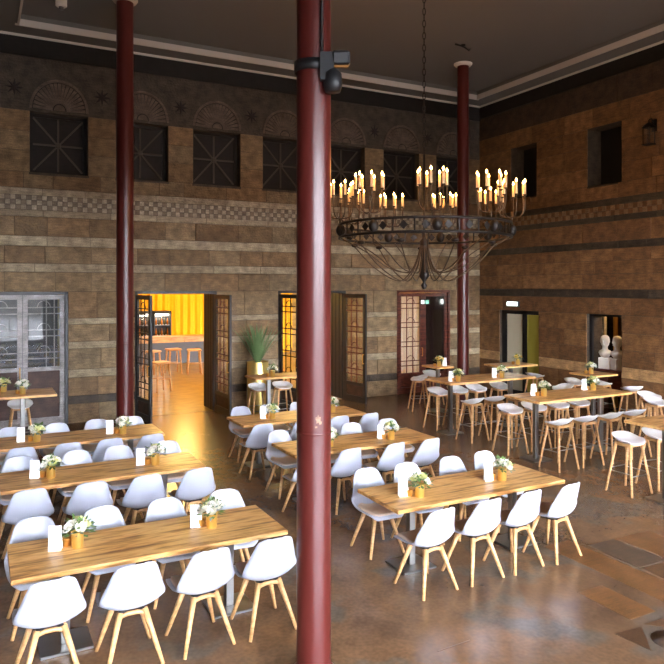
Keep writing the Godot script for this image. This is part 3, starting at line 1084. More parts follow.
func build_right_wall():
	var w := thing("wall_right", "warm brown stone side wall with a pale band and two openings", "wall", Vector3(RIGHT, 0, 0), -PI / 2, "", "structure")
	var holes := [[-14.45, -12.98, 0.0, 2.26], [-11.42, -10.44, 0.0, 2.26], [-14.0, -13.05, 5.27, 6.64], [-11.40, -10.44, 5.27, 6.64], [-8.8, -7.84, 5.27, 6.64]]
	var s := tool_new()
	slab(s, BACK - 0.4, FRONT + 0.4, 0, CEIL, -0.5, 0, holes)
	put("masonry", s, m.mortar, w)
	var br := ["warm0", "warm1", "warm2", "warm3", "warm4"]
	var dk := ["dark_stone0", "dark_stone1"]
	var u1 := -5.0
	var rows := [[0.0, 0.42, br, 0.9], [0.42, 0.85, br, 0.9], [0.85, 1.10, ["tan_stone"], 1.4], [1.10, 1.48, br, 0.9], [1.48, 1.86, br, 0.9], [1.86, 2.26, br, 0.9], [2.26, 2.65, br, 1.0], [2.65, 2.84, dk, 1.2],
		[2.84, 3.2, br, 0.9], [3.2, 3.5, br, 0.8], [3.5, 3.78, br, 0.9], [3.78, 3.94, dk, 1.2], [3.94, 4.4, br, 0.9], [4.4, 4.53, dk, 1.2], [4.77, 4.92, dk, 1.2], [4.92, 5.27, br, 0.95], [5.27, 5.7, br, 1.0], [5.7, 6.2, br, 1.0], [6.2, 6.64, br, 1.0], [6.64, 7.1, br, 1.0], [7.1, 7.7, ["spandrel_warm"], 1.2]]
	for r in rows: course(w, BACK, u1, r[0], r[1], holes, r[2], r[3])
	checker(w, BACK, u1, 4.53, 0.12, 2, "warm3", "tile_tan")
	s = tool_new()
	bounds(s, BACK, FRONT, 7.72, 8.05, 0, 0.05)
	put("dark_top_band", s, m.frieze, w)  # same dark band along the top of the right wall
	s = tool_new()
	bounds(s, -15.0, -7.0, 5.1, 6.8, -0.54, -0.5)
	put("recess_backing", s, m.frieze, w)
	var k := 0
	for h in [holes[2], holes[3]]:
		var t := thing("window_%d" % (10 + k), ["dark empty upper window recess in right wall, nearer the corner", "dark empty upper window recess in right wall, above the niche"][k], "window", Vector3(RIGHT, 0, 0), -PI / 2, "", "structure")
		s = tool_new()
		bounds(s, h[0], h[1], h[2], h[3], -0.48, -0.45)
		put("shutter_panel", s, m.black, t)
		s = tool_new()
		bounds(s, h[0], h[1], h[2] - 0.04, h[2], -0.45, 0.02)
		put("window_sill", s, m.dark_stone1, t)
		k += 1
	# door 5: black framed, a frosted pane beside an olive leaf
	var d := thing("door_5", "black framed door in the right wall with frosted pane and olive leaf", "door", Vector3(RIGHT, 0, 0), -PI / 2, "", "structure")
	s = tool_new()
	for r in [[-14.45, -14.28, 0.0, 2.26], [-13.66, -13.50, 0.0, 2.26], [-14.45, -12.98, 2.16, 2.26], [-14.28, -13.66, 0.0, 0.10]]:
		bounds(s, r[0], r[1], r[2], r[3], -0.16, -0.08)
	put("door_frame", s, m.black, d)
	s = tool_new()
	bounds(s, -14.28, -13.66, 0.10, 2.16, -0.125, -0.115)
	put("frosted_pane", s, m.cream_panel, d)
	s = tool_new()
	cbox(s, Vector3(-13.24, 1.08, -0.12), Vector3(0.52, 2.15, 0.05), 0.006)
	put("olive_leaf", s, m.olive, d)
	s = tool_new()
	cbox(s, Vector3(-13.0, 0.68, -0.07), Vector3(0.06, 1.36, 0.05), 0.006)
	put("push_bar", s, m.black, d)
	# wall lantern on the right wall
	var l := thing("wall_lantern", "small dark iron lantern high on the right wall", "lantern", Vector3(RIGHT, 6.05, -9.6), -PI / 2)
	s = tool_new()
	box(s, Vector3(0, 0.3, 0.02), Vector3(0.12, 0.26, 0.04))
	put("wall_plate", s, m.iron, l)
	s = tool_new(true)
	tube(s, [Vector3(0, 0.36, 0.04), Vector3(0, 0.44, 0.12), Vector3(0, 0.40, 0.2), Vector3(0, 0.3, 0.2)], 0.012, 6)
	put("bracket", s, m.iron, l)
	s = tool_new()
	for e in [[-1, -1], [1, -1], [1, 1], [-1, 1]]:
		box(s, Vector3(0.08 * e[0], 0.06, 0.2 + 0.08 * e[1]), Vector3(0.014, 0.36, 0.014))
	box(s, Vector3(0, -0.12, 0.2), Vector3(0.2, 0.02, 0.2))
	box(s, Vector3(0, 0.24, 0.2), Vector3(0.2, 0.02, 0.2))
	put("cage", s, m.iron, l)
	s = tool_new()
	bounds(s, -0.07, 0.07, -0.1, 0.22, 0.13, 0.27)
	put("lantern_glass", s, m.pane, l)
	s = tool_new(true)
	lathe(s, [Vector2(0.14, 0.25), Vector2(0.08, 0.31), Vector2(0.02, 0.35), Vector2(0, 0.36)], 12, Vector3(0, 0, 0.2))
	put("cap", s, m.iron, l)
	# exit sign
	var x := thing("exit_sign", "small glowing white exit sign above the black framed door", "sign", Vector3(RIGHT - 0.02, 2.44, -13.88), -PI / 2)
	s = tool_new()
	cbox(s, Vector3(0, 0, 0.03), Vector3(0.46, 0.15, 0.06), 0.008)
	put("housing", s, m.bar_grey, x)
	s = tool_new()
	bounds(s, -0.2, 0.2, -0.055, 0.055, 0.06, 0.066)
	put("lit_face", s, m.sign_face, x)
	var al := AreaLight3D.new()
	al.name = "sign_light"
	al.area_size = Vector2(0.45, 0.14)
	al.light_color = Color(0.96, 1.0, 0.97)
	al.light_energy = 0.5
	al.shadow_enabled = true
	al.rotation.y = PI
	al.position = Vector3(0, 0, 0.075)
	x.add_child(al)

	# pair of small glowing squares on the mahogany door
	var x2 := thing("glowing_squares", "tiny pair of glowing white-green squares on the mahogany door", "sign", Vector3(10.92, 2.48, BACK + 0.0))
	s = tool_new()
	bounds(s, -0.16, 0.16, -0.07, 0.07, -0.02, 0.0)
	put("plate", s, m.black, x2)
	for e in [-1, 1]:
		s = tool_new()
		bounds(s, 0.075 * e - 0.055, 0.075 * e + 0.055, -0.05, 0.05, 0.0, 0.006)
		put("lit_square", s, m.square_white if e < 0 else m.square_green, x2)

func build_bar_room():
	var x0 := 2.0
	var x1 := 15.6
	var z0 := -27.2
	var z1 := BACK - 0.36
	var h := 4.4
	var room := thing("wall_bar", "yellow washed walls and ceiling of the bar seen through the doors", "wall", Vector3.ZERO, 0, "", "structure")
	var s := tool_new()
	bounds(s, x0 - 0.2, x0, 0, h, z0, z1)
	bounds(s, x1, x1 + 0.2, 0, h, z0, z1)
	bounds(s, x0 - 0.2, x1 + 0.2, 0, h, z0 - 0.2, z0)
	put("masonry", s, m.bar_wall, room)
	s = tool_new()
	bounds(s, x0 - 0.2, x1 + 0.2, h, h + 0.2, z0 - 0.2, z1)
	put("bar_ceiling", s, m.bar_wall, room)
	var fl := thing("floor_bar", "glowing honey coloured wooden floor of the bar", "floor", Vector3.ZERO, 0, "", "structure")
	s = tool_new()
	bounds(s, x0 - 0.2, x1 + 0.2, -0.3, 0.002, z0 - 0.2, BACK - 0.60)
	bounds(s, 3.1, 4.97, 0.0, 0.004, BACK - 0.62, BACK - 0.02)
	bounds(s, 6.54, 8.42, 0.0, 0.004, BACK - 0.62, BACK - 0.02)
	put("boards", s, m.bar_floor, fl)
	# pleated yellow curtain behind the bar
	var c := thing("yellow_curtain", "pleated yellow curtain hanging behind the bar", "curtain", Vector3(0, 0, z0 + 0.25))
	s = tool_new(true)
	var n := 360
	for k in n:
		var xa := 2.2 + 10.0 * k / n
		var xb := 2.2 + 10.0 * (k + 1) / n
		var za := 0.06 * sin(xa * 19.0) + 0.02 * sin(xa * 43.0)
		var zb := 0.06 * sin(xb * 19.0) + 0.02 * sin(xb * 43.0)
		quad(s, Vector3(xa, 0.05, za), Vector3(xb, 0.05, zb), Vector3(xb, 4.2, zb), Vector3(xa, 4.2, za))
	put("cloth", s, m.curtain_yellow, c)
	s = tool_new(true)
	tube(s, [Vector3(2.1, 4.25, 0), Vector3(12.3, 4.25, 0)], 0.025, 8)
	put("rail", s, m.iron, c)
	# counter
	var b := thing("bar_counter", "grey fronted bar counter with a pale wooden top", "counter", Vector3(0, 0, -25.3))
	s = tool_new()
	bounds(s, 3.6, 10.4, 0, 0.8, -0.6, 0)
	put("front", s, m.bar_grey, b)
	for xx in [5.0, 6.95, 8.9]:
		s = tool_new()
		bounds(s, xx - 1.93, xx, 0.80, 0.98, -0.65, 0.06)
		put("fascia", s, m.bar_wood, b)
	s = tool_new()
	bounds(s, 3.5, 10.5, 0.98, 1.02, -0.7, 0.12)
	put("countertop", s, m.bar_wood, b)
	# two drinks fridges behind the counter
	for i in 2:
		var fx: float = [5.62, 6.36][i]
		var t := thing("drinks_fridge", ["dark drinks fridge behind bar, partly hidden by door jamb", "dark drinks fridge behind bar with bright top light"][i], "fridge", Vector3(fx, 0, -26.5), 0, "drinks fridges behind the bar")
		s = tool_new()
		for r in [[-0.34, -0.29], [0.29, 0.34]]: bounds(s, r[0], r[1], 0, 1.95, -0.3, 0.3)
		bounds(s, -0.34, 0.34, 1.85, 1.95, -0.3, 0.3)
		bounds(s, -0.34, 0.34, 0, 0.2, -0.3, 0.3)
		bounds(s, -0.34, 0.34, 0, 1.95, -0.32, -0.28)
		put("cabinet", s, m.black, t)
		for y in [0.6, 1.0, 1.4]:
			s = tool_new()
			bounds(s, -0.29, 0.29, y - 0.01, y + 0.01, -0.28, 0.24)
			put("shelf", s, m.steel, t)
		s = tool_new()
		bounds(s, -0.25, 0.25, 1.76, 1.83, -0.1, 0.2)
		put("fridge_light", s, m.lamp_white, t)
		var om := OmniLight3D.new()
		om.name = "fridge_light_source"
		om.light_color = Color(1, 0.95, 0.88)
		om.light_energy = 0.35
		om.omni_range = 30
		om.light_size = 0.1
		om.shadow_enabled = true
		om.position = Vector3(0, 1.70, 0.1)
		t.add_child(om)
		for y in [1.01, 1.41]:
			for q in 5:
				var bt := tool_new(true)
				lathe(bt, [Vector2(0, 0), Vector2(0.033, 0), Vector2(0.033, 0.15), Vector2(0.012, 0.2), Vector2(0.012, 0.27), Vector2(0, 0.27)], 10)
				var bo := put(numbered("bottle"), bt, m.bottle_amber if (q + i) % 2 else m.bottle_glass, self)
				bo.position = Vector3(fx - 0.22 + q * 0.11, y, -26.35)
				tag(bo, "bottle, %s from left on %s shelf of the %s drinks fridge" % [["first", "second", "third", "fourth", "fifth"][q], "lower" if y < 1.2 else "upper", ["left", "right"][i]], "bottle", "bottles in the %s fridge" % ["left", "right"][i])
	# wooden bar stools of the bar
	var spots := [[Vector3(4.5, 0, -18.8), 0.3], [Vector3(5.82, 0, -22.5), 0.1], [Vector3(6.38, 0, -22.0), -0.2], [Vector3(5.02, 0, -22.1), 0.4]]
	var names := ["pale wooden stool standing nearest inside the bar doorway", "pale wooden stool in front of the grey counter, below the lit fridge", "pale wooden stool at the counter beside the right door jamb", "pale wooden stool at the counter beside the left door leaf"]
	for i in 4:
		var t := thing("wooden_stool", names[i], "stool", spots[i][0], spots[i][1], "wooden stools in the bar")
		s = tool_new()
		cbox(s, Vector3(0, 0.80, 0), Vector3(0.46, 0.06, 0.42), 0.018)
		put("seat", s, m.bar_wood, t)
		for e in [[-1, -1], [1, -1], [-1, 1], [1, 1]]:
			put("leg", tapered_leg(Vector3(0.17 * e[0], 0.78, 0.15 * e[1]), Vector3(0.22 * e[0], 0, 0.2 * e[1]), 0.032, 0.024), m.bar_wood, t)
		s = tool_new(true)
		for e in [-1, 1]: tube(s, [Vector3(-0.175, 0.35, 0.16 * e), Vector3(0.175, 0.35, 0.16 * e)], 0.012, 6)
		put("stretcher", s, m.bar_wood, t)
	# hanging lamps of the bar
	var lamp_names := ["round warm pendant lamp hanging over the bar entrance", "round warm pendant lamp hanging over the bar counter", "round warm pendant lamp hanging behind the planter doorway", "round warm wall lamp glowing behind the amber tinted door leaf"]
	var at := [Vector3(5.0, 3.7, -19.0), Vector3(6.6, 3.7, -23.8), Vector3(9.0, 3.7, -19.5), Vector3(12.2, 3.0, -21.5)]
	for i in 4:
		var t := thing("pendant_lamp", lamp_names[i], "lamp", at[i], 0, "lamps in the bar")
		s = tool_new(true)
		sphere(s, Vector3.ZERO, Vector3.ONE * 0.16, 18, 12)
		put("globe", s, m.lamp_warm, t)
		s = tool_new(true)
		tube(s, [Vector3(0, 0.14, 0), Vector3(0, h - at[i].y, 0)], 0.008, 6)
		put("cord", s, m.black, t)
		var om := OmniLight3D.new()
		om.name = "lamp_light"
		om.light_color = Color(1.0, 0.84, 0.50)
		om.light_energy = 5.6
		om.omni_range = 40
		om.light_size = 0.15
		om.shadow_enabled = true
		t.add_child(om)

func build_side_rooms():
	# dark corridor behind door 1
	var co := thing("wall_corridor", "dark corridor behind the grey glazed door", "wall", Vector3.ZERO, 0, "", "structure")
	var s := tool_new()
	bounds(s, -2.0, 1.85, 0, 3.2, BACK - 3.2, BACK - 3.0)
	bounds(s, -2.2, -2.0, 0, 3.2, BACK - 3.2, BACK - 0.36)
	bounds(s, 1.80, 1.90, 0, 3.2, BACK - 3.2, BACK - 0.36)
	bounds(s, -2.2, 1.9, 3.2, 3.4, BACK - 3.2, BACK - 0.36)
	bounds(s, -2.2, 1.9, -0.3, 0.0, BACK - 3.2, BACK - 0.60)
	put("masonry", s, m.door_dark, co)
	var xa := RIGHT + 0.5
	var om: OmniLight3D
	# niche with busts behind the second opening
	var ni := thing("wall_niche", "dark display niche in the right wall with busts", "wall", Vector3.ZERO, 0, "", "structure")
	s = tool_new()
	bounds(s, xa + 0.6, xa + 0.7, 0, 2.6, -12.3, -9.8)
	bounds(s, xa, xa + 0.7, 0, 2.6, -12.4, -12.3)
	bounds(s, xa, xa + 0.7, 0, 2.6, -9.8, -9.7)
	bounds(s, xa, xa + 0.7, 2.6, 2.8, -12.4, -9.7)
	bounds(s, xa, xa + 0.7, -0.3, 0, -12.4, -9.7)
	put("masonry", s, m.spandrel_warm, ni)
	s = tool_new()
	for r in [[-11.42, -11.36, 0.0, 2.27], [-10.50, -10.44, 0.0, 2.27], [-11.42, -10.44, 2.21, 2.27]]:
		bounds(s, xa - 0.42, xa - 0.34, r[2], r[3], r[0], r[1])
	put("black_frame", s, m.black, ni)
	for r in [[-11.50, 0.14, "pale1", 0.1], [-11.22, 0.07, "brass", 0.2], [-10.94, 0.10, "amber_cloth", 0.2], [-10.68, 0.07, "dark_stone0", 0.2]]:
		s = tool_new()
		bounds(s, xa + r[3], xa + r[3] + 0.08, 0.0, 2.55, r[0] - r[1] / 2, r[0] + r[1] / 2)
		put("hanging_strip", s, m[r[2]], ni)
	var sp := thing("sideboard", "dark wooden sideboard inside the niche", "sideboard", Vector3(xa - 0.12, 0, -10.93))
	s = tool_new()
	cbox(s, Vector3(0, 0.94, 0), Vector3(0.4, 0.05, 0.86), 0.008)
	put("top", s, m.mahogany, sp)
	s = tool_new()
	for e in [-0.38, 0.38]: bounds(s, -0.18, 0.18, 0, 0.915, e - 0.03, e + 0.03)
	bounds(s, 0.14, 0.18, 0.3, 0.915, -0.35, 0.35)
	put("cabinet", s, m.mahogany, sp)
	var bl := ["pale stone bust on a white plinth, nearer the left of the niche", "pale stone bust leaning right inside the niche"]
	for i in 2:
		var t := thing("stone_bust", bl[i], "bust", Vector3(xa - 0.16 + 0.02 * i, 0.966, [-11.19, -10.86][i]), -PI / 2 + [0.3, -0.4][i], "busts in the niche")
		s = tool_new()
		cbox(s, Vector3(0, 0.13, 0), Vector3(0.24, 0.26, 0.22), 0.01)
		put("plinth", s, m.marble, t)
		s = tool_new(true)
		lathe(s, [Vector2(0.07, 0.26), Vector2(0.10, 0.29), Vector2(0.15, 0.37), Vector2(0.13, 0.42), Vector2(0.065, 0.455), Vector2(0.06, 0.52), Vector2(0.085, 0.56), Vector2(0.105, 0.63), Vector2(0.108, 0.69), Vector2(0.09, 0.75), Vector2(0.05, 0.785), Vector2(0, 0.795)], 20)
		sphere(s, Vector3(0, 0.64, 0.108), Vector3(0.018, 0.035, 0.024), 8, 6)
		sphere(s, Vector3(0, 0.575, 0.085), Vector3(0.03, 0.02, 0.025), 8, 6)
		sphere(s, Vector3(0.106, 0.64, 0), Vector3(0.012, 0.032, 0.02), 8, 6)
		sphere(s, Vector3(-0.106, 0.64, 0), Vector3(0.012, 0.032, 0.02), 8, 6)
		put("head_and_shoulders", s, m.marble, t)
	var nl := thing("niche_lamp", "small warm spotlight on the ceiling of the niche", "lamp", Vector3(xa + 0.22, 2.5, -10.9))
	s = tool_new(true)
	sphere(s, Vector3.ZERO, Vector3.ONE * 0.06, 12, 8)
	put("bulb", s, m.lamp_warm, nl)
	s = tool_new(true)
	tube(s, [Vector3(0, 0.05, 0), Vector3(0, 0.1, 0)], 0.02, 8)
	put("holder", s, m.black, nl)
	om = OmniLight3D.new()
	om.name = "lamp_light"
	om.light_color = Color(1.0, 0.82, 0.55)
	om.light_energy = 1.6
	om.omni_range = 20
	om.light_size = 0.05
	om.shadow_enabled = true
	nl.add_child(om)

func build_columns():
	var cl := [["dark red cast iron column closest to the viewer, with a spotlight", 2.21, -4.50, 0.127], ["dark red cast iron column behind the rear left table", 2.46, -13.05, 0.155], ["dark red cast iron column near the far corner, with white ceiling collar", 10.42, -13.02, 0.140]]
	for c in cl:
		var t := thing("iron_column", c[0], "column", Vector3(c[1], 0, c[2]), 0, "dark red columns")
		var r: float = c[3]
		var s := tool_new(true)
		lathe(s, [Vector2(r, 0.05), Vector2(r, CEIL - 0.04)], 48)
		put("shaft", s, m.column_red, t)
		s = tool_new(true)
		lathe(s, [Vector2(r - 0.002, 1.832), Vector2(r + 0.003, 1.836), Vector2(r + 0.003, 1.850), Vector2(r - 0.002, 1.854)], 48)
		put("joint_ring", s, m.column_red, t)
		s = tool_new(true)
		lathe(s, [Vector2(r + 0.06, 0.0), Vector2(r + 0.06, 0.05), Vector2(r + 0.03, 0.09), Vector2(r, 0.12)], 40)
		put("foot_ring", s, m.column_red, t)
		s = tool_new(true)
		lathe(s, [Vector2(r, CEIL - 0.07), Vector2(r + 0.05, CEIL - 0.06), Vector2(r + 0.08, CEIL - 0.02), Vector2(r + 0.08, CEIL)], 40)
		put("ceiling_collar", s, m.plaster_light, t)
	# scuffed paint on the near column
	var near_col := get_node("iron_column")
	for q in [[0.28, 1.955, 0.020, 0.028], [0.40, 1.93, 0.012, 0.014], [0.16, 1.90, 0.010, 0.008]]:
		var sf := tool_new(true)
		var face: float = PI / 2 + deg_to_rad(27.7) - q[0]
		var ring := []
		for k in 12:
			var a := TAU * k / 12
			var j := 1.0 + 0.3 * sin(k * 2.7)
			var an: float = face + cos(a) * q[2] * j / 0.127
			ring.append(Vector3(cos(an) * 0.1284, q[1] + sin(a) * q[3] * j, sin(an) * 0.1284))
		var mid := Vector3(cos(face) * 0.1286, q[1], sin(face) * 0.1286)
		for k in 12: tri_out(sf, mid, ring[k], ring[(k + 1) % 12], Vector3(0, q[1], 0))
		put("paint_scuff", sf, m.column_worn, near_col)
	# spotlight clamped to the near column
	var sp := thing("stage_spotlight", "black spotlight clamped high on the nearest red column", "spotlight", Vector3(2.21, 4.44, -4.50), deg_to_rad(-27.7))
	var s := tool_new(true)
	lathe(s, [Vector2(0.138, 0.05), Vector2(0.146, 0.05), Vector2(0.146, 0.13), Vector2(0.138, 0.13)], 32)
	put("clamp_band", s, m.black, sp)
	s = tool_new()
	box(s, Vector3(0.10, 0.06, 0.13), Vector3(0.10, 0.2, 0.08))
	put("clamp", s, m.black, sp)
	s = tool_new()
	cbox(s, Vector3(0.20, 0.13, 0.10), Vector3(0.13, 0.10, 0.16), 0.015, Basis(Vector3.RIGHT, 0.2))
	put("lamp_head", s, m.black, sp)
	s = tool_new(true)
	lathe(s, [Vector2(0, -0.10), Vector2(0.055, -0.10), Vector2(0.07, -0.05), Vector2(0.065, 0.03), Vector2(0.03, 0.07), Vector2(0, 0.07)], 18, Vector3(0.14, -0.02, 0.13))
	put("lower_lamp", s, m.black, sp)
	s = tool_new(true)
	tube(s, [Vector3(0.062, 0.1, 0.132), Vector3(0.062, 1.5, 0.126), Vector3(0.062, CEIL - 4.5, 0.126)], 0.012, 6)
	put("cable", s, m.black, sp)

func build_chandelier():
	var c := Vector3(6.26, 0, -8.79)
	var yaw := deg_to_rad(27.7)
	var R := 1.34
	var t := thing("chandelier", "large round wrought iron chandelier with clusters of lit candles", "chandelier", Vector3(c.x, 0, c.z), -yaw)
	# ring: two rails, band, medallions
	var y0 := 3.68
	var y1 := 3.88
	for y in [y0, y1]:
		var s := tool_new(true)
		lathe(s, [Vector2(R - 0.016, y - 0.018), Vector2(R + 0.016, y - 0.018), Vector2(R + 0.016, y + 0.018), Vector2(R - 0.016, y + 0.018), Vector2(R - 0.016, y - 0.018)], 72)
		put("ring_rail", s, m.iron, t)
	var s := tool_new()
	for k in 54:     # pierced band: small uprights and lozenges
		var a := TAU * k / 54
		var p := Vector3(sin(a) * R, (y0 + y1) / 2, -cos(a) * R)
		var b := Basis(Vector3.UP, -a)
		if k % 2:
			box(s, p, Vector3(0.02, 0.2, 0.012), b)
		else:
			box(s, p, Vector3(0.09, 0.09, 0.012), b * Basis(Vector3.BACK, PI / 4))
	put("pierced_band", s, m.iron, t)
	for k in 9:
		var a := TAU * (k + 0.5) / 9
		s = tool_new(true)
		var o := Vector3(sin(a) * R, (y0 + y1) / 2, -cos(a) * R)
		sphere(s, o, Vector3(0.075, 0.095, 0.075), 14, 8)
		put("medallion", s, m.iron, t)
	# centre: spindle, finial, chain
	s = tool_new(true)
	lathe(s, [Vector2(0, 2.86), Vector2(0.03, 2.88), Vector2(0.05, 2.93), Vector2(0.02, 2.98), Vector2(0.04, 3.02), Vector2(0.09, 3.08), Vector2(0.06, 3.16), Vector2(0.045, 3.3), Vector2(0.06, 3.5), Vector2(0.075, 3.62), Vector2(0.03, 3.68), Vector2(0.018, 3.75), Vector2(0.018, 5.0), Vector2(0, 5.0)], 20)
	put("spindle", s, m.iron, t)
	s = tool_new(true)
	var n := 34
	for k in n:
		var y := 5.0 + (CEIL - 5.05) * k / n
		var lk := (CEIL - 5.05) / n * 1.25
		var pts := []
		var ax := Vector3(1, 0, 0) if k % 2 else Vector3(0, 0, 1)
		for q in 11:
			var a := TAU * q / 10
			pts.append(Vector3(0, y + lk / 2 + sin(a) * lk / 2, 0) + ax * cos(a) * 0.022)
		tube(s, pts, 0.007, 5, false)
	put("chain", s, m.iron, t)
	s = tool_new(true)
	lathe(s, [Vector2(0.02, CEIL - 0.1), Vector2(0.1, CEIL - 0.04), Vector2(0.12, CEIL)], 20)
	put("ceiling_rose", s, m.iron, t)
	# scrolled rods from the ring down to the spindle
	for k in 18:
		var a := TAU * (k + 0.25) / 18
		var d := Vector3(sin(a), 0, -cos(a))
		var e := 0.07 * (1 if k % 2 else -1)
		var pts := []
		for q in [[R, y0], [R * 0.86, y0 - 0.10], [R * 0.66, 3.36 + e], [R * 0.46, 3.16 + e], [R * 0.28, 3.07 + e], [R * 0.15, 3.16], [0.11, 3.36], [0.06, 3.56]]:
			pts.append(d * q[0] + Vector3(0, q[1], 0))
		s = tool_new(true)
		tube(s, spline(pts, 3), 0.009, 6)
		put("scroll_rod", s, m.iron_rod, t)
		if k % 2 == 0:
			s = tool_new(true)
			sphere(s, d * R * 0.84 + Vector3(0, y0 - 0.1, 0), Vector3(0.06, 0.035, 0.06), 10, 6)
			put("leaf_boss", s, m.iron, t)
	# upper stays from the ring to the stem
	# candelabra
	var cand := tool_new(true)
	lathe(cand, [Vector2(0, 0), Vector2(0.019, 0), Vector2(0.019, 0.165), Vector2(0.012, 0.175), Vector2(0, 0.176)], 12)
	var cand_mesh := finish(cand)
	var fl := tool_new(true)
	lathe(fl, [Vector2(0, 0), Vector2(0.012, 0.010), Vector2(0.016, 0.026), Vector2(0.009, 0.045), Vector2(0, 0.062)], 10)
	var flame_mesh := finish(fl)
	for k in 9:
		var a := deg_to_rad(-3.0 + 40.0 * k)
		var o := Vector3(sin(a) * R, y1, cos(a) * R)
		s = tool_new(true)
		tube(s, [Vector3.ZERO, Vector3(0, 0.18, 0)], 0.014, 8)
		for q in 7:
			var b := TAU * q / 7.0 + 0.3 * k
			var d := Vector3(cos(b), 0, sin(b))
			tube(s, spline([Vector3(0, 0.10, 0), d * 0.10 + Vector3(0, 0.09, 0), d * 0.18 + Vector3(0, 0.15, 0), d * 0.205 + Vector3(0, 0.26, 0), d * 0.205 + Vector3(0, 0.42, 0)], 3), 0.008, 6)
			lathe(s, [Vector2(0.006, 0.41), Vector2(0.030, 0.425), Vector2(0.032, 0.432), Vector2(0, 0.432)], 10, d * 0.205)
		var cb := put("candelabrum", s, m.iron_rod, t)
		cb.position = o
		for q in 7:
			var b := TAU * q / 7.0 + 0.3 * k
			var d := Vector3(cos(b), 0, sin(b)) * 0.205
			var cd := put_mesh("candle", cand_mesh, m.candle, cb)
			cd.position = d + Vector3(0, 0.432, 0)
			var fm := put_mesh("flame", flame_mesh, m.flame, cb)
			fm.position = d + Vector3(0, 0.612, 0)
		var om := OmniLight3D.new()
		om.name = "candle_light"
		om.light_color = Color(1.0, 0.68, 0.34)
		om.light_energy = 0.3
		om.omni_range = 40
		om.light_size = 0.2
		om.shadow_enabled = true
		om.position = Vector3(0, 0.72, 0)
		cb.add_child(om)

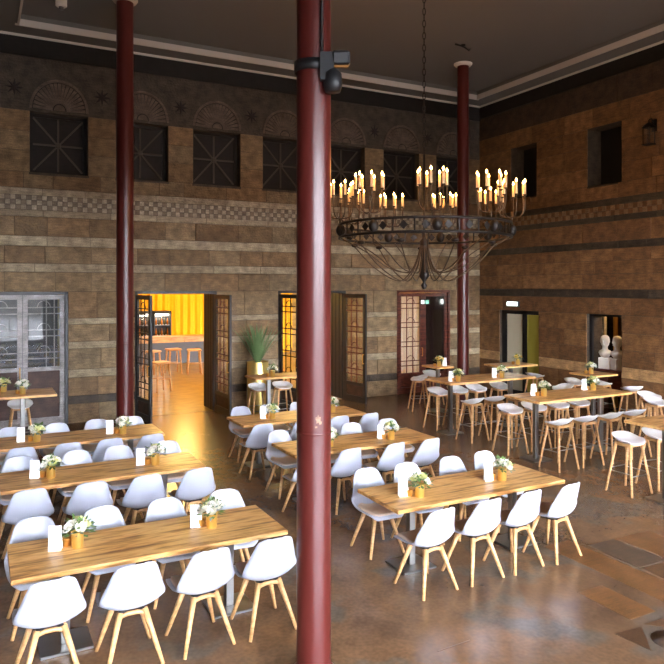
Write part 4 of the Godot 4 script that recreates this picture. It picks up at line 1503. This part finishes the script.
func build_furniture():
	var chair := make_chair()
	var stool := make_stool()
	# six dining tables
	var defs := [
		["front left", 1.335, -5.90, [0.47, 1.06, 1.63, 2.19], -5.46, [0.46, 1.05, 1.63, 2.22], -6.39],
		["middle left", 1.335, -8.33, [0.47, 1.07, 1.65, 2.24], -7.83, [0.44, 1.10, 1.63, 2.23], -8.83],
		["rear left", 1.335, -10.37, [0.50, 1.06, 1.60, 2.17], -9.88, [0.43, 1.06, 1.63, 2.17], -10.79],
		["front right", 4.715, -5.88, [3.86, 4.45, 5.00, 5.55], -5.40, [3.93, 4.46, 5.10, 5.66], -6.39],
		["middle right", 4.715, -8.26, [3.72, 4.25, 4.92, 5.49], -7.83, [3.86, 4.45, 5.02, 5.68], -8.74],
		["rear right", 4.78, -10.35, [3.84, 4.50, 5.17, 5.71], -9.81, [4.02, 4.55, 5.12, 5.66], -10.80]]
	for d in defs:
		make_table("dining_table", "%s wooden dining table on two steel posts" % d[0], Vector3(d[1], 0, d[2]), 2.23, 0.79, 0.75, [-0.70, 0.70], "wooden dining tables")
		for k in 4:
			var a := place(chair, "white shell chair, %s from left on near side of %s dining table" % [ORD[k], d[0]], "chair", "white shell chairs", Vector3(d[3][k], 0, d[4] + rng.randf_range(-0.02, 0.02)), 0.09 + rng.randf_range(-0.08, 0.08))
			place(chair, "white shell chair, %s from left on far side of %s dining table" % [ORD[k], d[0]], "chair", "white shell chairs", Vector3(d[5][k], 0, d[6] + rng.randf_range(-0.02, 0.02)), PI + rng.randf_range(-0.10, 0.10))
	# three bar tables at the right, with stools
	var bars := [["rear", 9.12, -10.82, [8.32, 8.86, 9.42, 9.95], -10.12, [8.40, 8.90, 9.40, 10.05], -11.30], ["middle", 9.12, -8.50, [8.27, 8.84, 9.44, 10.0], -7.92, [8.31, 8.87, 9.44, 9.97], -9.08], ["front", 9.1, -6.05, [], 0, [8.19, 8.83, 9.45], -6.54]]
	for d in bars:
		make_table("bar_table", "%s high wooden bar table on steel posts at the right" % d[0], Vector3(d[1], 0, d[2]), 2.2, 0.84, 1.05, [-0.78, 0.78], "high wooden bar tables")
		for k in d[3].size():
			place(stool, "white bar stool, %s from left on near side of %s bar table" % [ORD[k], d[0]], "stool", "white bar stools", Vector3(d[3][k], 0, d[4]), rng.randf_range(-0.15, 0.15))
		for k in d[5].size():
			place(stool, "white bar stool, %s from left on far side of %s bar table" % [ORD[k], d[0]], "stool", "white bar stools", Vector3(d[5][k], 0, d[6]), PI + rng.randf_range(-0.15, 0.15))
	# smaller high tables along the walls
	make_table("bar_table", "high wooden table in front of the closed grey glazed door", Vector3(0.13, 0, -13.0), 2.2, 0.84, 1.05, [-0.78, 0.58], "high tables along the walls")
	make_table("bar_table", "high wooden table in front of the gold planter", Vector3(5.80, 0, -13.1), 1.66, 0.62, 1.05, [-0.42, 0.42], "high tables along the walls")
	make_table("bar_table", "small high table left of the corner column", Vector3(9.58, 0, -12.9), 0.5, 0.6, 1.05, [0.0], "high tables along the walls")
	make_table("bar_table", "high wooden table in front of the black framed door", Vector3(11.32, 0, -12.35), 1.06, 0.7, 1.05, [0.0], "high tables along the walls")
	make_table("bar_table", "small high table in front of the niche with busts", Vector3(11.72, 0, -10.25), 0.7, 0.7, 1.05, [0.0], "high tables along the walls")
	var extra := [[0.70, -13.60, PI, "white bar stool behind the high table by the grey glazed door"],
		[5.34, -13.56, PI, "white bar stool in front of the gold planter, left of the post"], [5.90, -13.56, PI, "white bar stool in front of the gold planter, right of the post"],
		[9.22, -13.15, 1.2, "white bar stool at far left of the small table by corner column"], [9.95, -13.65, PI, "white bar stool behind the small table by corner column"],
		[12.05, -12.3, -1.4, "white bar stool at right end of the black framed door table"],
		[11.98, -11.0, PI, "white bar stool behind the table at the bust niche"], [11.08, -10.5, 1.5, "white bar stool left of the table at the bust niche"],
		[12.45, -10.65, -1.6, "white bar stool right of the niche table, against the wall"], [12.3, -9.75, -0.5, "white bar stool in front of the table at the bust niche"],
		[11.75, -8.9, PI, "white bar stool by the right wall, rear of the pair at frame edge"], [11.3, -8.42, PI, "white bar stool by the right wall, front of the pair at frame edge"]]
	for e in extra:
		place(stool, e[3], "stool", "white bar stools", Vector3(e[0], 0, e[1]), e[2])
	chair.free()
	stool.free()

func build_table_things():
	for k in 3: roses.append(rose_mesh(900 + k))
	var vases := []
	for k in 4: vases.append(make_bouquet(50 + k, k == 3))
	var cards := [make_card(true), make_card(false)]
	var vs := [
		[0.74, 0.75, -5.96, 0, "on the left half of the front left table"], [1.87, 0.75, -5.89, 1, "on the right half of the front left table"],
		[0.74, 0.75, -8.26, 2, "on the left half of the middle left table"], [1.92, 0.75, -8.27, 0, "on the right half of the middle left table"],
		[0.74, 0.75, -10.27, 1, "on the left half of the rear left table"], [1.90, 0.75, -10.22, 2, "on the right half of the rear left table"],
		[4.04, 0.75, -5.75, 0, "on the left half of the front right table"], [5.20, 0.75, -5.81, 1, "on the right half of the front right table"],
		[4.23, 0.75, -8.12, 2, "on the middle right table beside the column"], [5.20, 0.75, -8.10, 0, "on the right half of the middle right table"],
		[4.28, 0.75, -10.25, 1, "on the left half of the rear right table"], [5.42, 0.75, -10.30, 2, "on the right half of the rear right table"],
		[8.36, 1.05, -10.60, 0, "on the left half of the rear bar table"], [9.48, 1.05, -10.60, 1, "on the right half of the rear bar table"],
		[8.53, 1.05, -8.50, 2, "on the left half of the middle bar table"], [9.81, 1.05, -8.58, 0, "on the right half of the middle bar table"],
		[0.42, 1.05, -13.28, 1, "on the grey door table at the frame edge"], [0.70, 1.05, -12.85, 2, "on the table by the grey glazed door"],
		[5.40, 1.05, -12.92, 1, "on the table in front of the gold planter"], [9.50, 1.05, -12.74, 3, "on the small table by the corner column"],
		[11.42, 1.05, -12.22, 3, "on the table by the black framed door"], [11.60, 1.05, -10.20, 0, "on the table by the bust niche"]]
	for v in vs:
		place(vases[v[3]], "gold cup of roses %s" % v[4], "vase", "gold flower cups", Vector3(v[0], v[1], v[2]), rng.randf() * TAU)
		if rng.randf() < 2.0:
			var s := tool_new(true)
			lathe(s, [Vector2(0, 0), Vector2(0.030, 0), Vector2(0.034, 0.004), Vector2(0.036, 0.062), Vector2(0.037, 0.065), Vector2(0.032, 0.065), Vector2(0.030, 0.02), Vector2(0, 0.02)], 18)
			var o := put(numbered("candle_cup"), s, m.brass, self)
			o.position = Vector3(v[0] - 0.075, v[1], v[2] - 0.075)
			tag(o, "small brass candle cup behind roses %s" % v[4], "candle cup", "brass candle cups")
	var cs := [
		[0.60, 0.75, -5.98, 0, "on the left half of the front left table"], [1.78, 0.75, -5.97, 1, "on the right half of the front left table"],
		[0.61, 0.75, -8.33, 1, "on the left half of the middle left table"], [1.79, 0.75, -8.35, 1, "on the right half of the middle left table"],
		[0.57, 0.75, -10.36, 1, "on the left half of the rear left table"], [1.76, 0.75, -10.32, 1, "on the right half of the rear left table"],
		[3.93, 0.75, -5.85, 1, "on the left half of the front right table"], [5.08, 0.75, -5.87, 0, "on the right half of the front right table"],
		[5.12, 0.75, -8.20, 1, "on the right half of the middle right table"], [4.18, 0.75, -10.33, 1, "on the left half of the rear right table"],
		[8.28, 1.05, -10.68, 1, "on the left half of the rear bar table"], [9.38, 1.05, -10.68, 1, "on the right half of the rear bar table"],
		[8.44, 1.05, -8.62, 1, "on the left half of the middle bar table"], [9.70, 1.05, -8.66, 1, "on the right half of the middle bar table"],
		[9.68, 1.05, -12.74, 1, "on the small table by the corner column"]]
	for c in cs:
		place(cards[c[3]], "white folded menu card %s" % c[4], "menu card", "white menu cards", Vector3(c[0] - 0.03, c[1] - 0.001, c[2]), rng.randf_range(-0.35, -0.05))
	for v in vases: v.free()
	for c in cards: c.free()

func build_extras():
	# gold planter with spiky plant
	var t := thing("gold_planter", "tall gold cylinder planter between the open doors", "planter", Vector3(5.74, 0, -14.62))
	var s := tool_new(true)
	lathe(s, [Vector2(0, 0), Vector2(0.245, 0), Vector2(0.25, 0.01), Vector2(0.25, 1.17), Vector2(0.245, 1.18), Vector2(0.225, 1.18), Vector2(0.222, 1.10), Vector2(0, 1.10)], 48)
	put("cylinder", s, m.gold, t)
	s = tool_new(true)
	lathe(s, [Vector2(0.222, 1.10), Vector2(0.1, 1.12), Vector2(0, 1.125)], 24)
	put("soil", s, m.soil, t)
	var p := thing("spiky_plant", "green spiky dracaena growing from the gold planter", "plant", Vector3(5.74, 1.12, -14.62))
	var r := RandomNumberGenerator.new()
	r.seed = 77
	for k in 46:
		var a := TAU * k * 0.382 + r.randf() * 0.3
		var el := lerpf(1.48, 1.02, float(k) / 46.0) + r.randf_range(-0.08, 0.08)
		var d := Vector3(cos(a) * cos(el), sin(el), sin(a) * cos(el))
		var side := d.cross(Vector3.UP).normalized() * 0.026
		var L := r.randf_range(0.85, 1.12)
		s = tool_new()
		var base := Vector3(cos(a), 0, sin(a)) * 0.03
		var pr := []
		for q in 6:
			var u := q / 5.0
			pr.append(base + d * L * u + Vector3(cos(a), 0, sin(a)) * 0.10 * u * u - Vector3(0, 0.10 * u * u * u, 0))
		for q in 5:
			var w0: float = [0.7, 1.0, 1.0, 0.8, 0.45, 0.0][q]
			var w1: float = [0.7, 1.0, 1.0, 0.8, 0.45, 0.0][q + 1]
			var dn := Vector3(0, -0.006, 0)
			quad(s, pr[q] + dn, pr[q] + side * w0, pr[q + 1] + side * w1, pr[q + 1] + dn)
			quad(s, pr[q] - side * w0, pr[q] + dn, pr[q + 1] + dn, pr[q + 1] - side * w1)
		put("leaf", s, m.blade, p)
	# ceiling downlight at the far left
	var c := thing("ceiling_downlight", "small pale cylinder downlight under the ceiling at upper left", "lamp", Vector3(1.38, CEIL, -13.4))
	s = tool_new(true)
	lathe(s, [Vector2(0, -0.22), Vector2(0.08, -0.22), Vector2(0.10, -0.20), Vector2(0.10, 0.0)], 24)
	put("cylinder_body", s, m.plaster_light, c)
	s = tool_new(true)
	lathe(s, [Vector2(0, -0.27), Vector2(0.04, -0.27), Vector2(0.045, -0.22)], 16)
	put("socket", s, m.steel_dark, c)
	var hk := thing("ceiling_hook", "small dark hook on the ceiling beside the corner column", "hook", Vector3(9.6, CEIL, -12.0))
	s = tool_new(true)
	tube(s, [Vector3(-0.22, -0.02, 0), Vector3(-0.05, -0.03, 0), Vector3(0.05, -0.05, 0), Vector3(0.16, -0.1, 0), Vector3(0.2, -0.06, 0)], 0.02, 6)
	put("hook_arm", s, m.black, hk)
	s = tool_new(true)
	lathe(s, [Vector2(0, -0.04), Vector2(0.05, -0.03), Vector2(0.06, 0)], 12)
	put("hook_plate", s, m.black, hk)
